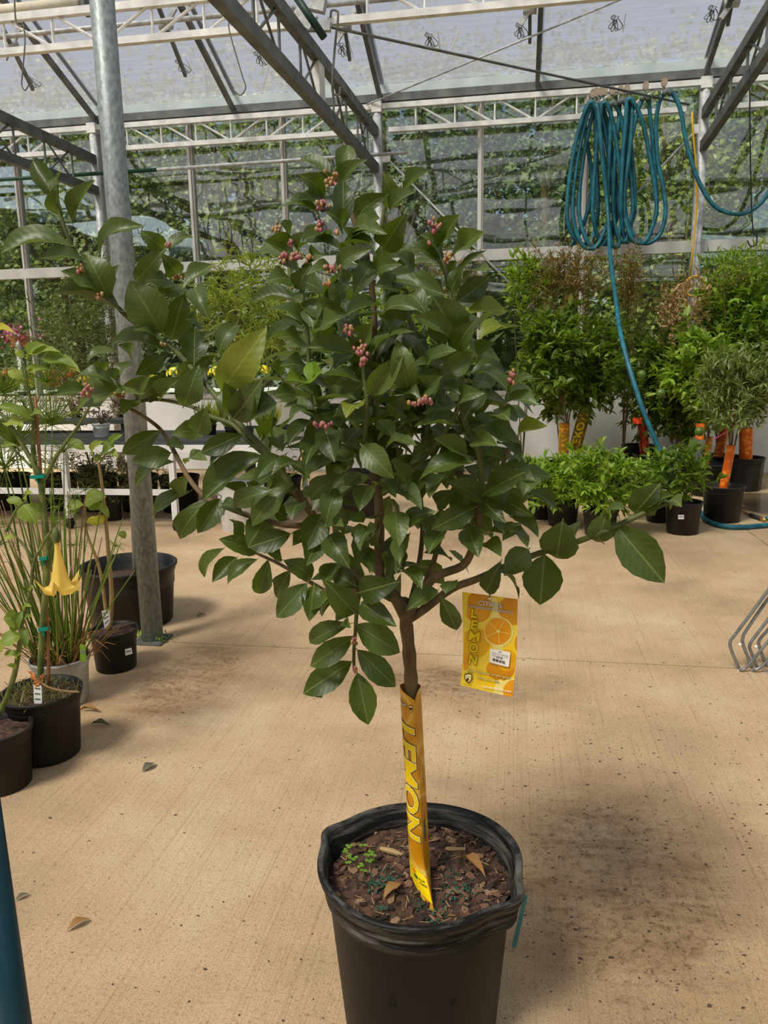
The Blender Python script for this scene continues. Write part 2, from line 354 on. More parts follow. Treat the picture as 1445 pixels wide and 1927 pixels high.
# back wall: knee wall, mullions, rail, panes
def glass():
    m, nt, p, o = nodes('greenhouse glazing'); L = nt.links.new
    tc = N(nt, 'ShaderNodeTexCoord'); mp = N(nt, 'ShaderNodeMapping'); mp.inputs['Scale'].default_value = (.5, 1, 2.6); L(tc.outputs['Object'], mp.inputs[0])
    nz = N(nt, 'ShaderNodeTexNoise', i_Scale=1.1, i_Detail=1); L(mp.outputs[0], nz.inputs['Vector'])
    b = N(nt, 'ShaderNodeBump', i_Strength=.2, i_Distance=.03); L(nz.outputs[0], b.inputs['Height'])
    gl = N(nt, 'ShaderNodeBsdfGlossy'); gl.inputs['Roughness'].default_value = .02; gl.inputs['Color'].default_value = (.62, .63, .66, 1); L(b.outputs[0], gl.inputs['Normal'])
    tr = N(nt, 'ShaderNodeBsdfTransparent'); tr.inputs[0].default_value = (.66, .68, .65, 1)
    fr = N(nt, 'ShaderNodeFresnel', i_IOR=1.65); mr = N(nt, 'ShaderNodeMath', operation='MULTIPLY_ADD'); L(fr.outputs[0], mr.inputs[0]); mr.inputs[1].default_value = 1.2; mr.inputs[2].default_value = .12
    mx = N(nt, 'ShaderNodeMixShader'); L(mr.outputs[0], mx.inputs[0]); L(tr.outputs[0], mx.inputs[1]); L(gl.outputs[0], mx.inputs[2]); L(mx.outputs[0], o.inputs[0]); return m
M['glass'] = glass()
wall = MB().box((-10.6, W - .03, 0), (7.2, W + .05, 1.0)).build('wall_back', M['white'], kind='structure')
for i in range(len(PX) - 1):
    MB().box((PX[i] + .02, W - .045, .02), (PX[i+1] - .02, W - .03, .97)).build('panel', M['white'], wall)
MB().box((-10.6, W - .06, 1.0), (7.2, W + .08, 1.05)).build('sill', M['alu'], wall)
RZ = 2.72
MB().box((-10.6, W - .07, RZ - .065), (7.2, W - .01, RZ + .065)).build('rail', M['alu'], wall)
mull = []
for i in range(len(PX) - 1):
    for k in (0, 1, 2):
        x = PX[i] + 1.243 * k; mull.append(x)
        for z0, z1 in ((1.05, RZ - .065), (RZ + .065, 4.56)):
            mb = MB().box((x - .034, W - .05, z0), (x + .034, W + .03, z1)); mb.box((x - .012, W - .08, z0), (x + .012, W - .05, z1)); mb.build('mullion', M['alu'], wall)
for i in range(len(mull) - 1):
    for z0, z1 in ((1.05, RZ - .06), (RZ + .06, 4.56)):
        MB().box((mull[i] + .03, W - .004, z0), (mull[i+1] - .03, W + .004, z1)).build('pane', M['glass'], wall)
MB().box((-10.6, W - .05, 4.5), (7.2, W + .06, 4.6)).build('head_rail', M['darksteel'], wall)
# roof: gable spans of polythene film on bars
def film():
    m, nt, p, o = nodes('milky roof film'); L = nt.links.new
    tc = N(nt, 'ShaderNodeTexCoord'); nz = N(nt, 'ShaderNodeTexNoise', i_Scale=1.2, i_Detail=3); L(tc.outputs['Object'], nz.inputs['Vector'])
    mp = N(nt, 'ShaderNodeMapping'); mp.inputs['Scale'].default_value = (1.2, 9, 9); L(tc.outputs['Object'], mp.inputs[0])
    n2 = N(nt, 'ShaderNodeTexNoise', i_Scale=1.3, i_Detail=2); L(mp.outputs[0], n2.inputs['Vector'])
    b = N(nt, 'ShaderNodeBump', i_Strength=.22, i_Distance=.04); L(n2.outputs[0], b.inputs['Height'])
    col = ramp(nt, nz.outputs[0], [(.3, S(176,178,184)), (.7, S(196,197,200))])
    L(col, p.inputs['Base Color']); p.inputs['Roughness'].default_value = .35; L(b.outputs[0], p.inputs['Normal'])
    t = N(nt, 'ShaderNodeBsdfTransparent'); t.inputs[0].default_value = (.95, .96, .97, 1)
    tl = N(nt, 'ShaderNodeBsdfTranslucent'); tl.inputs[0].default_value = (.15, .15, .163, 1); L(b.outputs[0], tl.inputs['Normal'])
    m1 = N(nt, 'ShaderNodeMixShader'); m1.inputs[0].default_value = .35; L(tl.outputs[0], m1.inputs[1]); L(p.outputs[0], m1.inputs[2])
    m2 = N(nt, 'ShaderNodeMixShader'); m2.inputs[0].default_value = .17; L(m1.outputs[0], m2.inputs[1]); L(t.outputs[0], m2.inputs[2]); L(m2.outputs[0], o.inputs[0]); return m
M['film'] = film()
EZ, RID, SL = 4.76, 3.2, .40
prof = [(W - .05, EZ), (W - .05 - RID, EZ + SL * RID), (W - .05 - 2 * RID, EZ), (W - .05 - 3 * RID, EZ + SL * RID), (W - .05 - 4 * RID, EZ), (W - .05 - 5 * RID, EZ + SL * RID), (W - .05 - 6 * RID, EZ), (W - .05 - 7 * RID, EZ + SL * RID), (W - .05 - 8 * RID, EZ)]
roof = MB().box((-10.6, prof[1][0] - .05, prof[1][1] - .03), (7.2, prof[1][0] + .05, prof[1][1] + .05)).build('ceiling', M['galv'], kind='structure')
bx = [-9.18 + 1.8725 * i for i in range(9)]
for j in range(8):
    (y0, z0), (y1, z1) = prof[j], prof[j+1]
    for i in range(8):
        mb = MB(); mb.add([(bx[i], y0, z0), (bx[i+1], y0, z0), (bx[i+1], y1, z1), (bx[i], y1, z1)], [(0, 1, 2, 3)])
        mb.add([(bx[i], y0, z0 + .006), (bx[i+1], y0, z0 + .006), (bx[i+1], y1, z1 + .006), (bx[i], y1, z1 + .006)], []).build('film_panel', M['film'], roof)
M['batten'] = mat('blue grey purlin', S(140,150,160), S(160,168,176), rough=.5, metal=.2)
for j in range(8):
    (y0, z0), (y1, z1) = prof[j], prof[j+1]
    for x in bx:
        MB().bar((x, y0, z0 + .03), (x, y1, z1 + .03), .04, .03).build('batten', M['batten'], roof)
        MB().bar((x, y0, z0 - .2), (x, y1, z1 - .2), .05, .06).build('rafter', M['darksteel'], roof)
# printed clover mark of the film maker
M['ink'] = flat('grey print', S(112,118,120))
fn = Vector((0, SL, 1)).normalized(); fp0 = Vector((0, W - .05, EZ))
def onfilm(px, py, off=0): return atplane(px, py, fp0 - fn * off, fn)
def rings(mb, pts, w):   # outline ribbon in 2D -> list
    n = len(pts)
    for i in range(n):
        a = Vector(pts[i]); b = Vector(pts[(i+1) % n]); d = (b - a)
        if d.length < 1e-6: continue
        d.normalize(); q = Vector((-d.y, d.x)) * w / 2
        mb.append([a - q, b - q, b + q, a + q])
def stadium(cx, cy, ang, l, w):
    out = []
    for k in range(12):
        a = pi * k / 11 - pi / 2; out.append(Vector((l + w * cos(a), w * sin(a))))
    out += [Vector((0, w)), Vector((0, -w))]
    c, s_ = cos(ang), sin(ang); return [(cx + v.x * c - v.y * s_, cy + v.x * s_ + v.y * c) for v in out]
for px, py in ((810, 75), (980, 57), (1158, 43), (645, 92), (490, 110), (343, 125), (1340, 25), (60, 152)):
    q = onfilm(px, py, .004); quads = []
    for ang, l, w in ((R_(-48), .075, .03), (R_(-72), .085, .014), (R_(-100), .085, .014), (R_(-128), .07, .015)):
        rings(quads, stadium(-.005, .02, ang, l, w), .008)
    rings(quads, [(-.03 + .022 * cos(t * pi / 5), .05 + .02 * sin(t * pi / 5)) for t in range(10)], .008)
    rings(quads, [(-.03 + .009 * cos(t * pi / 4), .05 + .009 * sin(t * pi / 4)) for t in range(8)], .006)
    quads.append([Vector((.0, .055)), Vector((.03, .045)), Vector((.03, .052)), Vector((.0, .062))])
    for k in range(10): quads.append([Vector((.085, .07 - k * .017)), Vector((.093, .07 - k * .017)), Vector((.093, .06 - k * .017)), Vector((.085, .06 - k * .017))])
    mb = MB(); ex = Vector((1, 0, 0)); ey = Vector((0, -1, SL)).normalized()
    for Q in quads: mb.add([q + ex * v[0] * 1.05 + ey * v[1] * 1.5 for v in Q], [(0, 1, 2, 3)])
    mb.build('printed_mark', M['ink'], roof, label='small grey clover shaped print on the film')
# gutter over the wall and between the spans
for y in (W - .08, prof[2][0], prof[4][0], prof[6][0]):
    mb = MB().box((-10.4, y - .02, 4.63), (7.1, y + .13, 4.74)); mb.build('trim_1', M['guttermetal'] if 'guttermetal' in M else M.setdefault('guttermetal', mat('pale galvanised gutter', S(176,190,190), S(198,210,208), rough=.5, scale=3, metal=.1)), kind='structure')
    MB().box((-10.4, y - .05, 4.54), (7.1, y + .1, 4.628)).build('trim_2', M['darksteel'], kind='structure')  # dark strip standing in for the shadow under the gutter
# unseen end and side walls, dark cloth added to keep pane reflections dark
M['addedcloth'] = mat('added dark green cloth', S(44,56,36), S(84,98,62), rough=.9, scale=1.6, detail=8)
MB().box((-10.6, -15.7, 0), (7.2, -15.6, 4.7)).build('wall_front', M['addedcloth'], kind='structure')
MB().box((-10.7, -15.6, 0), (-10.6, W, 4.7)).build('wall_left', M['addedcloth'], kind='structure'); MB().box((7.2, -15.6, 0), (7.3, W, 4.7)).build('wall_right', M['addedcloth'], kind='structure')  # side walls added to give the panes something dark to reflect
for y in (prof[4][0] + .5, prof[6][0] + .5):
    MB().box((-10.4, y, 4.2), (7.1, y + .06, 4.26)).build('trim_3', M['darksteel'], kind='structure')
# posts
def post(x, y, r, z1, name, label, m, cat='post'):
    t = thing(name, (x, y, 0), label, cat); MB().lathe([(r, 0), (r, z1)], (x, y, 0), 24).build('shaft', m, t, smooth=True); return t
tp = post(-1.905, 3.65, .056, 4.2, 'support_pole', 'thick zinc grey round pole standing beside the big empty black pot', M['polegalv'], 'pole')
MB().box((-1.985, 3.57, 0), (-1.825, 3.73, .012)).build('base_plate', M['darksteel'], tp)
for x, lb in ((-5.45, 'round steel wall post just left of the thick zinc pole'), (-1.72, 'round steel wall post behind the top of the lemon tree'), (2.05, 'round steel wall post carrying the yellow cable, right of the hose coil')):
    t = post(x, W - .17, .055, 4.5, 'wall_post', lb, M['galv'])
    MB().box((x - .06, W - .23, 4.4), (x + .06, W - .1, 4.52)).build('bracket', M['whitesteel'], t)
# trusses along the wall and across the house
def xtruss(x0, x1, y, z0, z1, label, n=8):
    t = thing('truss', ((x0 + x1) / 2, y, z1), label, 'truss')
    MB().bar((x0, y, z1), (x1, y, z1), .06, .06).build('top_chord', M['whitesteel'], t)
    MB().bar((x0 + .14, y, z0), (x1 - .2, y, z0), .06, .055).build('bottom_chord', M['whitesteel'], t)
    d = (x1 - x0) / n
    for k in range(1, n):
        x = x0 + d * k; MB().tube([(x, y, z0), (x, y, z1)], .013, 6).build('strut', M['whitesteel'], t)
        xb = x + d * .92 * (1 if k < n / 2 else -1)
        if k != n // 2: MB().tube([(x + .04 * (1 if k < n/2 else -1), y, z1 - .02), (xb, y, z0 + .02)], .013, 6).build('diagonal', M['whitesteel'], t)
for i, w in enumerate(('far left wall truss, mostly hidden behind the thick zinc pole', 'white wall truss between the two left wall posts', 'white wall truss carrying the hose hangers', 'white wall truss right of the yellow cable post')):
    xtruss(PX[i], PX[i+1], W - .17, 4.2, 4.47, w)
for i, w in enumerate(('white overhead truss leaving the frame at the top left corner', 'white overhead truss crossed by the thick zinc pole', 'white overhead truss running off the top edge, right of the dark beam')):
    xtruss(PX[i], PX[i+1], 6.83, 4.2, 4.47, w)
def ybeam(p0, p1, q0, q1, label):
    t = thing('truss_beam', p1, label, 'beam'); p0, p1, q0, q1 = map(Vector, (p0, p1, q0, q1))
    MB().bar(p0, p1, .075, .1).build('bottom_chord', M['darksteel'], t); MB().bar(q0, q1, .075, .1).build('top_chord', M['darksteel'], t)
    n = 11
    for k in range(1, n):
        a = p0.lerp(p1, k / n); b = q0.lerp(q1, k / n); MB().tube([a, b], .013, 6).build('strut', M['darksteel'], t)
        c = q0.lerp(q1, (k + (1 if k % 2 else -1)) / n); MB().tube([a, c], .012, 6).build('diagonal', M['darksteel'], t)
    return t
tb = ybeam((-1.74, 3.65, 3.50), (-1.74, 9.93, 3.77), (-1.74, 3.65, 3.86), (-1.74, 9.93, 4.19), 'dark steel beam running from the top edge down to the post behind the lemon tree')
MB().box((-1.77, 7.0, 3.68), (-1.71, 7.2, 4.0)).build('plate', M['whitesteel'], tb)
ybeam((-5.45, 3.65, 3.61), (-5.45, 9.93, 3.70), (-5.45, 3.65, 4.06), (-5.45, 9.93, 4.08), 'dark steel beam entering from the left edge to the left wall post')
ybeam((2.05, 3.65, 4.28), (2.05, 9.93, 3.79), (2.05, 3.65, 4.62), (2.05, 9.93, 4.14), 'dark steel beam entering from the top right corner to the cable post')
# braces, cable, pipes
def rod(name, label, cat, pts, r, m, clamps=()):
    t = thing(name, pts[0], label, cat); MB().tube(pts, r, 8).build('rod', m, t, smooth=True)
    for p in clamps: MB().box((p.x - .05, p.y - .02, p.z - .05), (p.x + .05, p.y + .02, p.z + .05)).build('clamp', M['whitesteel'], t)
    return t
YB = W - .16
a, b = aty(727, 297, YB), aty(1046, 622, YB); rod('brace_rod', 'diagonal brace rod falling rightward from the post behind the lemon tree', 'brace', [a, b], .013, M['galv'], [a])
a, b = aty(1312, 243, YB), aty(985, 588, YB); rod('brace_rod', 'diagonal brace rod falling leftward from the cable post behind the hose coil', 'brace', [a, b], .013, M['galv'], [a])
rod('tension_cable', 'dark thin cable slung from the overhead bracket toward the cable post', 'cable', [aty(618, 50, 6.75), aty(1296, 197, W - .22)], .012, M['darksteel'])
rod('roof_rod', 'pale thin rod rising diagonally under the film toward the upper right', 'rod', [aty(690, 197, W - .22), aty(1175, -4, 8.9)], .011, M['galv'])
t = thing('water_pipe', (-4.5, 9.7, 3.86), 'long level pipe below the wall truss, green at left then bare metal', 'pipe')
MB().tube([(-9.5, 9.7, 3.86), (-4.5, 9.7, 3.862)], .024, 8).build('sleeve', flat('green pipe coating', S(34,74,58)), t, smooth=True, label='green coated length')
MB().tube([(-4.5, 9.7, 3.862), (-1.33, 9.7, 3.877)], .022, 8).build('tube', M['galv'], t, smooth=True)
# vent gear under the roof
t = thing('vent_shaft', aty(200, 50, 7.3), 'long horizontal vent shaft seen between the chords of the overhead truss', 'shaft')
zz = aty(200, 50, 7.3).z; MB().tube([(-9.6, 7.3, zz), (.6, 7.3, zz)], .024, 8).build('tube', M['galv'], t, smooth=True)
for (x0, y0, x1, y1), lb in zip(((6, 55, 62, 168), (298, 12, 349, 142), (645, 30, 658, 112), (997, -5, 997, 79), (1380, -10, 1369, 46)),
        ('leftmost dark vent rack bar, beside the hanging wire loop', 'dark vent rack bar right of the thick zinc pole', 'dark vent rack bar right of the dark central beam', 'dark vent rack bar at the top edge right of centre', 'rightmost dark vent rack bar, by the top right corner')):
    a, b = onfilm(x1, y1, .16), onfilm(x0, y0, .16); t = thing('vent_rack', a, lb, 'vent bar')
    MB().bar(a, b, .035, .05).build('rack', M['darksteel'], t); c = a.lerp(b, .75)
    MB().tube([c + Vector((-.07, 0, .0)), c + Vector((.07, 0, 0))], .05, 10).build('gear_housing', M['galv'], t, smooth=True)
    MB().bar(c + Vector((-.1, 0, -.14)), c + Vector((.12, 0, .16)), .03, .05).build('arm', M['galv'], t)
t = thing('junction_bracket', aty(590, 30, 6.6), 'galvanised bracket and dark green tube where the overhead truss meets the dark beam', 'bracket')
MB().tube([aty(556, -8, 6.45), aty(610, 71, 6.5)], .03, 10).build('tube', flat('dark green enamel', S(32,58,46)), t, smooth=True)
MB().bar(aty(556, 22, 6.7), aty(590, 45, 6.7), .05, .12).build('plate', M['galv'], t)
MB().bar(aty(575, 50, 6.72), aty(622, 50, 6.72), .05, .07).build('plate', M['galv'], t)
MB().bar(aty(580, 5, 6.75), aty(612, 12, 6.75), .08, .1).build('plate', M['galv'], t)
t = thing('rolled_curtain', aty(80, 15, 7.0), 'pale rolled shade curtain at the top left corner', 'curtain')
MB().tube([aty(-60, 27, 7.0), aty(150, 5, 7.0)], .05, 12).build('roll', mat('beige cloth', S(206,196,172), S(220,212,190), rough=.9), t, smooth=True)
MB().box(tuple(aty(152, 24, 6.95)), tuple(aty(168, -4, 7.05))).build('end_bracket', M['darksteel'], t)
def hook(px, Y, label, r=.007, m='wire'):
    P = spline([aty(x, y, Y) for x, y in px], 5); t = thing('hanging_hook', P[0], label, 'hook'); MB().tube(P, r, 6).build('wire', M[m], t, smooth=True)
hook([(27, -5), (30, 40), (40, 50), (44, 40)], 6.5, 'short wire hook over the top chord at the top left')
hook([(44, 46), (47, 80), (42, 140), (41, 160), (47, 170), (54, 160)], 6.5, 'long wire loop hanging at the top left corner', .006)
hook([(437, 0), (437, 26), (442, 34), (449, 30), (447, 20)], 6.0, 'wire hook on the dark beam near the top edge', .007)
hook([(448, 33), (433, 40), (432, 60), (455, 140), (462, 165), (452, 179), (440, 170)], 6.0, 'long bent wire hanging left of the dark central beam', .005)
hook([(622, 33), (624, 20), (632, 20), (636, 30), (630, 90), (625, 165), (632, 179), (639, 176), (640, 164)], 6.8, 'long steel S hook hanging right of the dark central beam', .01)
hook([(1410, 130), (1412, 300), (1416, 425), (1424, 445), (1422, 460), (1412, 463), (1406, 452)], 7.5, 'black hook on a long wire at the right edge', .006, 'blackwire')
# hose coil on trolley hangers
ORD = ['first', 'second', 'third', 'fourth', 'fifth', 'sixth', 'seventh', 'eighth', 'ninth', 'tenth']
SCL = 415 / 1445
def hq(x, y, Y): return aty(1030 + x * SCL, 140 + y * SCL, Y)
t = thing('hose', hq(400, 600, 9.7), 'teal garden hose hung in loops from hangers on the wall truss', 'hose')
loops = [(285, 185, 128, 400, 1142), (305, 192, 165, 440, 1130), (335, 190, 205, 462, 1112), (372, 190, 298, 500, 1134), (430, 188, 395, 560, 1098), (492, 172, 430, 575, 1100), (538, 165, 480, 716, 1106), (640, 148, 500, 716, 1104), (785, 112, 510, 775, 1106)]
P = [hq(150, 1125, 9.72), hq(200, 1060, 9.7), hq(262, 900, 9.7), hq(292, 690, 9.7), hq(255, 420, 9.66), hq(240, 270, 9.6), hq(262, 200, 9.6), hq(285, 192, 9.6), hq(310, 250, 9.6), hq(322, 600, 9.62), hq(330, 900, 9.62), hq(280, 1100, 9.6), hq(180, 1080, 9.55)]; Yv = 9.55
for i, (tx, ty, lx, rx, by) in enumerate(loops):
    Y = 9.5 + .035 * (i % 3) + .02 * rnd.random(); h = by - ty
    if i == 8: P += [hq(506, 860, Y), hq(520, 520, Y), hq(536, 240, Y), hq(548, 164, Y), hq(556, 240, Y - .03), hq(540, 480, Y - .04), hq(502, 800, Y - .04), hq(518, 960, Y - .04), hq(590, 1080, Y - .03), hq(660, 1106, Y - .02), hq(735, 1050, Y), hq(774, 910, Y), hq(760, 750, Y), hq(722, 560, Y), hq(712, 320, Y), hq(732, 190, Y), hq(760, 128, Y), hq(785, 112, Y), hq(815, 118, Y), hq(870, 230, Y), hq(915, 470, Y), hq(1000, 720, Y), hq(1110, 875, Y), hq(1260, 915, Y), hq(1370, 868, Y), hq(1460, 750, Y), hq(1560, 480, Y), hq(1640, 180, Y), hq(1680, 60, Y), hq(1730, 60, Y), hq(1760, 200, Y)]; break
    wl = lx + .12 * (tx - lx); nxt = loops[i + 1]
    P += [hq(lx, by - .25 * h, Y), hq(lx + .22 * (tx - lx), by - .6 * h, Y), hq(lx + .6 * (tx - lx), ty + .13 * h, Y), hq(tx - 18, ty + 16, Y), hq(tx, ty, Y - .01), hq(tx + 20, ty + 14, Y), hq(tx + .45 * (rx - tx), ty + .14 * h, Y + .03), hq(tx + .8 * (rx - tx), by - .55 * h, Y + .05), hq(rx, by - .25 * h, Y + .05), hq(rx - 28, by - 110, Y + .05), hq(rx - .3 * (rx - nxt[2]), by - 25, Y + .04), hq((rx + nxt[2]) / 2, by, Y + .02), hq(nxt[2] + .22 * (rx - nxt[2]), by - 40, Y)]
MB().tube(spline(P, 6), .024, 8).build('hose_coil', M['hose'], t, smooth=True)
tail = [hq(318, 200, 9.46), hq(335, 260, 9.44), hq(360, 560, 9.42), hq(395, 900, 9.4)] + [aty(1148, 480, 8.9), aty(1158, 560, 8.0), aty(1167, 625, 7.45), aty(1185, 695, 7.15), aty(1213, 780, 7.0), aty(1240, 845, 6.95), aty(1262, 905, 6.9)] + [Vector((1.33, 6.86, .05)), Vector((1.47, 6.88, .022)), atz(1311, 957, .022), atz(1328, 978, .022), atz(1360, 990, .022), atz(1400, 992, .022), atz(1460, 986, .022), atz(1490, 978, .022), atz(1490, 968, .022), atz(1465, 968, .022), atz(1443, 976, .022)]
MB().tube(spline(tail, 7), .022, 8).build('hose_tail', M['hose'], t, smooth=True)
for i, (x, y) in enumerate(((297, 125), (320, 118), (350, 113), (375, 108), (425, 104), (480, 100), (522, 95), (645, 74), (766, 52))):
    o = thing('hose_hanger', hq(x, y, 9.6), ('rusty oval trolley hanger, ' + ORD[i] + ' from the left above the hose loops' if i < 7 else ('rusty oval trolley hanger standing alone right of the row' if i == 7 else 'rightmost rusty oval trolley hanger holding the outgoing hose')), 'hanger', 'trolley hangers along the hose track' if i < 7 else None)
    c = hq(x, y, 9.6); mb = MB()
    n = 10; fr = [(c.x + .034 * cos(2*pi*k/n), c.y - .015, c.z + .05 * sin(2*pi*k/n)) for k in range(n)]; bk = [(p[0], p[1] + .03, p[2]) for p in fr]
    mb.add(fr + bk, [tuple(range(n)), tuple(range(2*n-1, n-1, -1))] + [(k, n+k, n+(k+1) % n, (k+1) % n) for k in range(n)]).build('plate', M.setdefault('rustplate', mat('rusty plate', S(140,124,104), S(164,148,128), rough=.7, scale=30)), o)
    tx, ty = (loops[min(i, 8)][0], loops[min(i, 8)][1]); e = hq(tx, ty - 6, 9.58)
    MB().tube(spline([c - Vector((0, 0, .04)), c - Vector((.012, 0, .09)), e + Vector((0, 0, .03)), e], 3), .008, 6).build('hook', M['wire'], o, smooth=True)
    e = hq(tx, ty, 9.55); MB().tube([hq(tx - 24, ty + 24, 9.53), hq(tx - 12, ty + 4, 9.53), hq(tx, ty - 4, 9.53), hq(tx + 14, ty + 4, 9.53), hq(tx + 24, ty + 24, 9.53)], .031, 8).build('hose_guard', M['hosedull'], o, smooth=True)
# yellow cable and box on the right post
t = thing('junction_box', aty(1318, 541, 9.86), 'small white box fixed to the post beside the yellow cable coil', 'box')
a, b = aty(1312, 562, 9.84), aty(1330, 520, 9.84); MB().box((a.x, 9.83, a.z), (b.x, 9.9, b.z)).build('cover', M['white'], t)
M['yel'] = flat('yellow cable', S(214,170,38))
t = thing('yellow_cable', aty(1308, 539, 9.8), 'thin yellow cable running down the post to a small coil', 'cable')
c = aty(1308, 539, 9.8); ring = [c + Vector((.115 * cos(k * pi / 12) * (1 + .02 * (k // 24)), .012 * sin(k), .115 * sin(k * pi / 12))) for k in range(72)]
MB().tube([aty(1302, 212, 9.82), aty(1303, 240, 9.82), aty(1309, 300, 9.82), aty(1312, 380, 9.82), aty(1304, 470, 9.82), aty(1299, 520, 9.81)], .011, 6).build('cable', M['yel'], t, smooth=True)
MB().tube(ring, .011, 6).build('coil', M['yel'], t, smooth=True)
MB().tube(spline([aty(1294, 545, 9.8), aty(1288, 570, 9.8), aty(1296, 592, 9.8), aty(1315, 600, 9.8), aty(1330, 580, 9.8), aty(1328, 560, 9.8)], 5), .008, 6).build('loop', M['yel'], t, smooth=True)
# ------------------------------------------------------------------ main lemon tree in its pot
PC = Vector((-.192, 1.468, 0)); PR = .205
tree = thing('potted_lemon_tree', PC, 'tall leafy lemon tree with pink buds in the large black pot up front', 'tree')
def potr(a, i, r, z):
    k = 0
    if z > .33:
        for a0, h, w in ((R_(163), .02, .16), (R_(-24), .026, .2)):
            d = (a - a0 + pi) % (2 * pi) - pi; k += h * math.exp(-(d / w) ** 2)
        k += .004 * sin(2 * a + .6) + .003 * sin(3 * a)
    return r + k
def mainpot():
    m, nt, p, o = nodes('scuffed black nursery pot'); L = nt.links.new
    tc = N(nt, 'ShaderNodeTexCoord'); n1 = N(nt, 'ShaderNodeTexNoise', i_Scale=9.0, i_Detail=8, i_Roughness=.7); mp = N(nt, 'ShaderNodeMapping'); mp.inputs['Scale'].default_value = (1, 1, .25)
    L(tc.outputs['Object'], mp.inputs[0]); L(mp.outputs[0], n1.inputs['Vector'])
    n2 = N(nt, 'ShaderNodeTexNoise', i_Scale=4.0, i_Detail=10, i_Roughness=.8); mp2 = N(nt, 'ShaderNodeMapping'); mp2.inputs['Scale'].default_value = (1, 1, 14); L(tc.outputs['Object'], mp2.inputs[0]); L(mp2.outputs[0], n2.inputs['Vector'])
    base = ramp(nt, n1.outputs[0], [(.35, S(17,17,17)), (.62, S(26,25,24)), (.85, S(42,39,35))])
    sp = N(nt, 'ShaderNodeSeparateXYZ'); L(tc.outputs['Object'], sp.inputs[0])
    mr = N(nt, 'ShaderNodeMapRange'); mr.inputs[1].default_value = .32; mr.inputs[2].default_value = .345; L(sp.outputs[2], mr.inputs[0])
    sc = N(nt, 'ShaderNodeMapRange'); sc.inputs[1].default_value = .48; sc.inputs[2].default_value = .66; L(n2.outputs[0], sc.inputs[0])
    mu = N(nt, 'ShaderNodeMath', operation='MULTIPLY'); L(mr.outputs[0], mu.inputs[0]); L(sc.outputs[0], mu.inputs[1])
    mx = N(nt, 'ShaderNodeMixRGB'); mx.inputs[2].default_value = (*S(110,107,99), 1); L(mu.outputs[0], mx.inputs[0]); L(base, mx.inputs[1]); L(mx.outputs[0], p.inputs['Base Color'])
    p.inputs['Specular IOR Level'].default_value = .2; p.inputs['Roughness'].default_value = .48; b = N(nt, 'ShaderNodeBump', i_Strength=.12, i_Distance=.004); L(n2.outputs[0], b.inputs['Height']); L(b.outputs[0], p.inputs['Normal']); return m
M['mainpot'] = mainpot()
body = [(.14, 0), (.163, .003), (.168, .02), (.194, .318), (.197, .326), (.199, .332), (.2, .336), (.203, .340), (.203, .346), (.2, .35), (.2, .356), (.206, .36), (.206, .366), (.203, .37), (.209, .375), (.214, .384), (.217, .394), (.217, .4), (.213, .404), (.206, .404), (.201, .4), (.199, .384), (.195, .38), (.193, .36), (.19, .33)]
pm = MB().lathe(body, PC, 96, potr, close=False).build('pot', M['mainpot'], tree, smooth=True)
for a, z in ((-100, .2), (-62, .205)):
    q = PC + Vector((.184 * cos(R_(a)), .184 * sin(R_(a)), z)); mb = MB()
    r0 = .007; d = Vector((cos(R_(a)), sin(R_(a)), .07)); mb.lathe([(.0062, 0), (.007, .0012), (.0078, 0)], (0, 0, 0), 14, close=False); mb.v = [tuple(q + d * (z + .0005) + Vector((-d.y, d.x, 0)) * x + Vector((0, 0, 1)) * y) for x, y, z in mb.v]; mb.build('moulded_dimple', M['mainpot'], pm, smooth=True)
SZ = .352
def soil_h(x, y): return SZ + .012 * sin(23 * x + 1) * sin(19 * y) + .006 * sin(61 * x) * sin(57 * y + 2) + .02 * math.exp(-((x + .0) ** 2 + y ** 2) / .01)
mb = MB(); vs = [(PC.x, PC.y, soil_h(0, 0))]; k = 48; rr = (.03, .06, .09, .12, .145, .17, .196)
for q in rr:
    for i in range(k):
        a = 2 * pi * i / k; x, y = q * cos(a), q * sin(a); vs.append((PC.x + x, PC.y + y, soil_h(x, y) + rnd.uniform(-.003, .003)))
fs = [(0, 1 + i, 1 + (i + 1) % k) for i in range(k)]
for j in range(len(rr) - 1): fs += [(1+j*k+i, 1+(j+1)*k+i, 1+(j+1)*k+(i+1) % k, 1+j*k+(i+1) % k) for i in range(k)]
soil = mb.add(vs, fs).build('soil', M['soil'], tree, smooth=True)
def chipmat():
    m, nt, p, o = nodes('pine bark mulch'); oi = N(nt, 'ShaderNodeObjectInfo'); g = N(nt, 'ShaderNodeNewGeometry'); ad = N(nt, 'ShaderNodeMath', operation='ADD')
    nt.links.new(oi.outputs['Random'], ad.inputs[0]); nt.links.new(g.outputs['Random Per Island'], ad.inputs[1]); fr = N(nt, 'ShaderNodeMath', operation='FRACT'); nt.links.new(ad.outputs[0], fr.inputs[0])
    c = ramp(nt, fr.outputs[0], [(0, S(38,25,18)), (.3, S(66,44,31)), (.6, S(92,63,45)), (.85, S(114,82,60)), (1, S(142,112,82))]); nt.links.new(c, p.inputs['Base Color']); p.inputs['Roughness'].default_value = .85; return m
M['chip'] = chipmat(); M['straw'] = mat('dry stalk', S(150,122,78), S(182,152,104), rough=.8, scale=30)
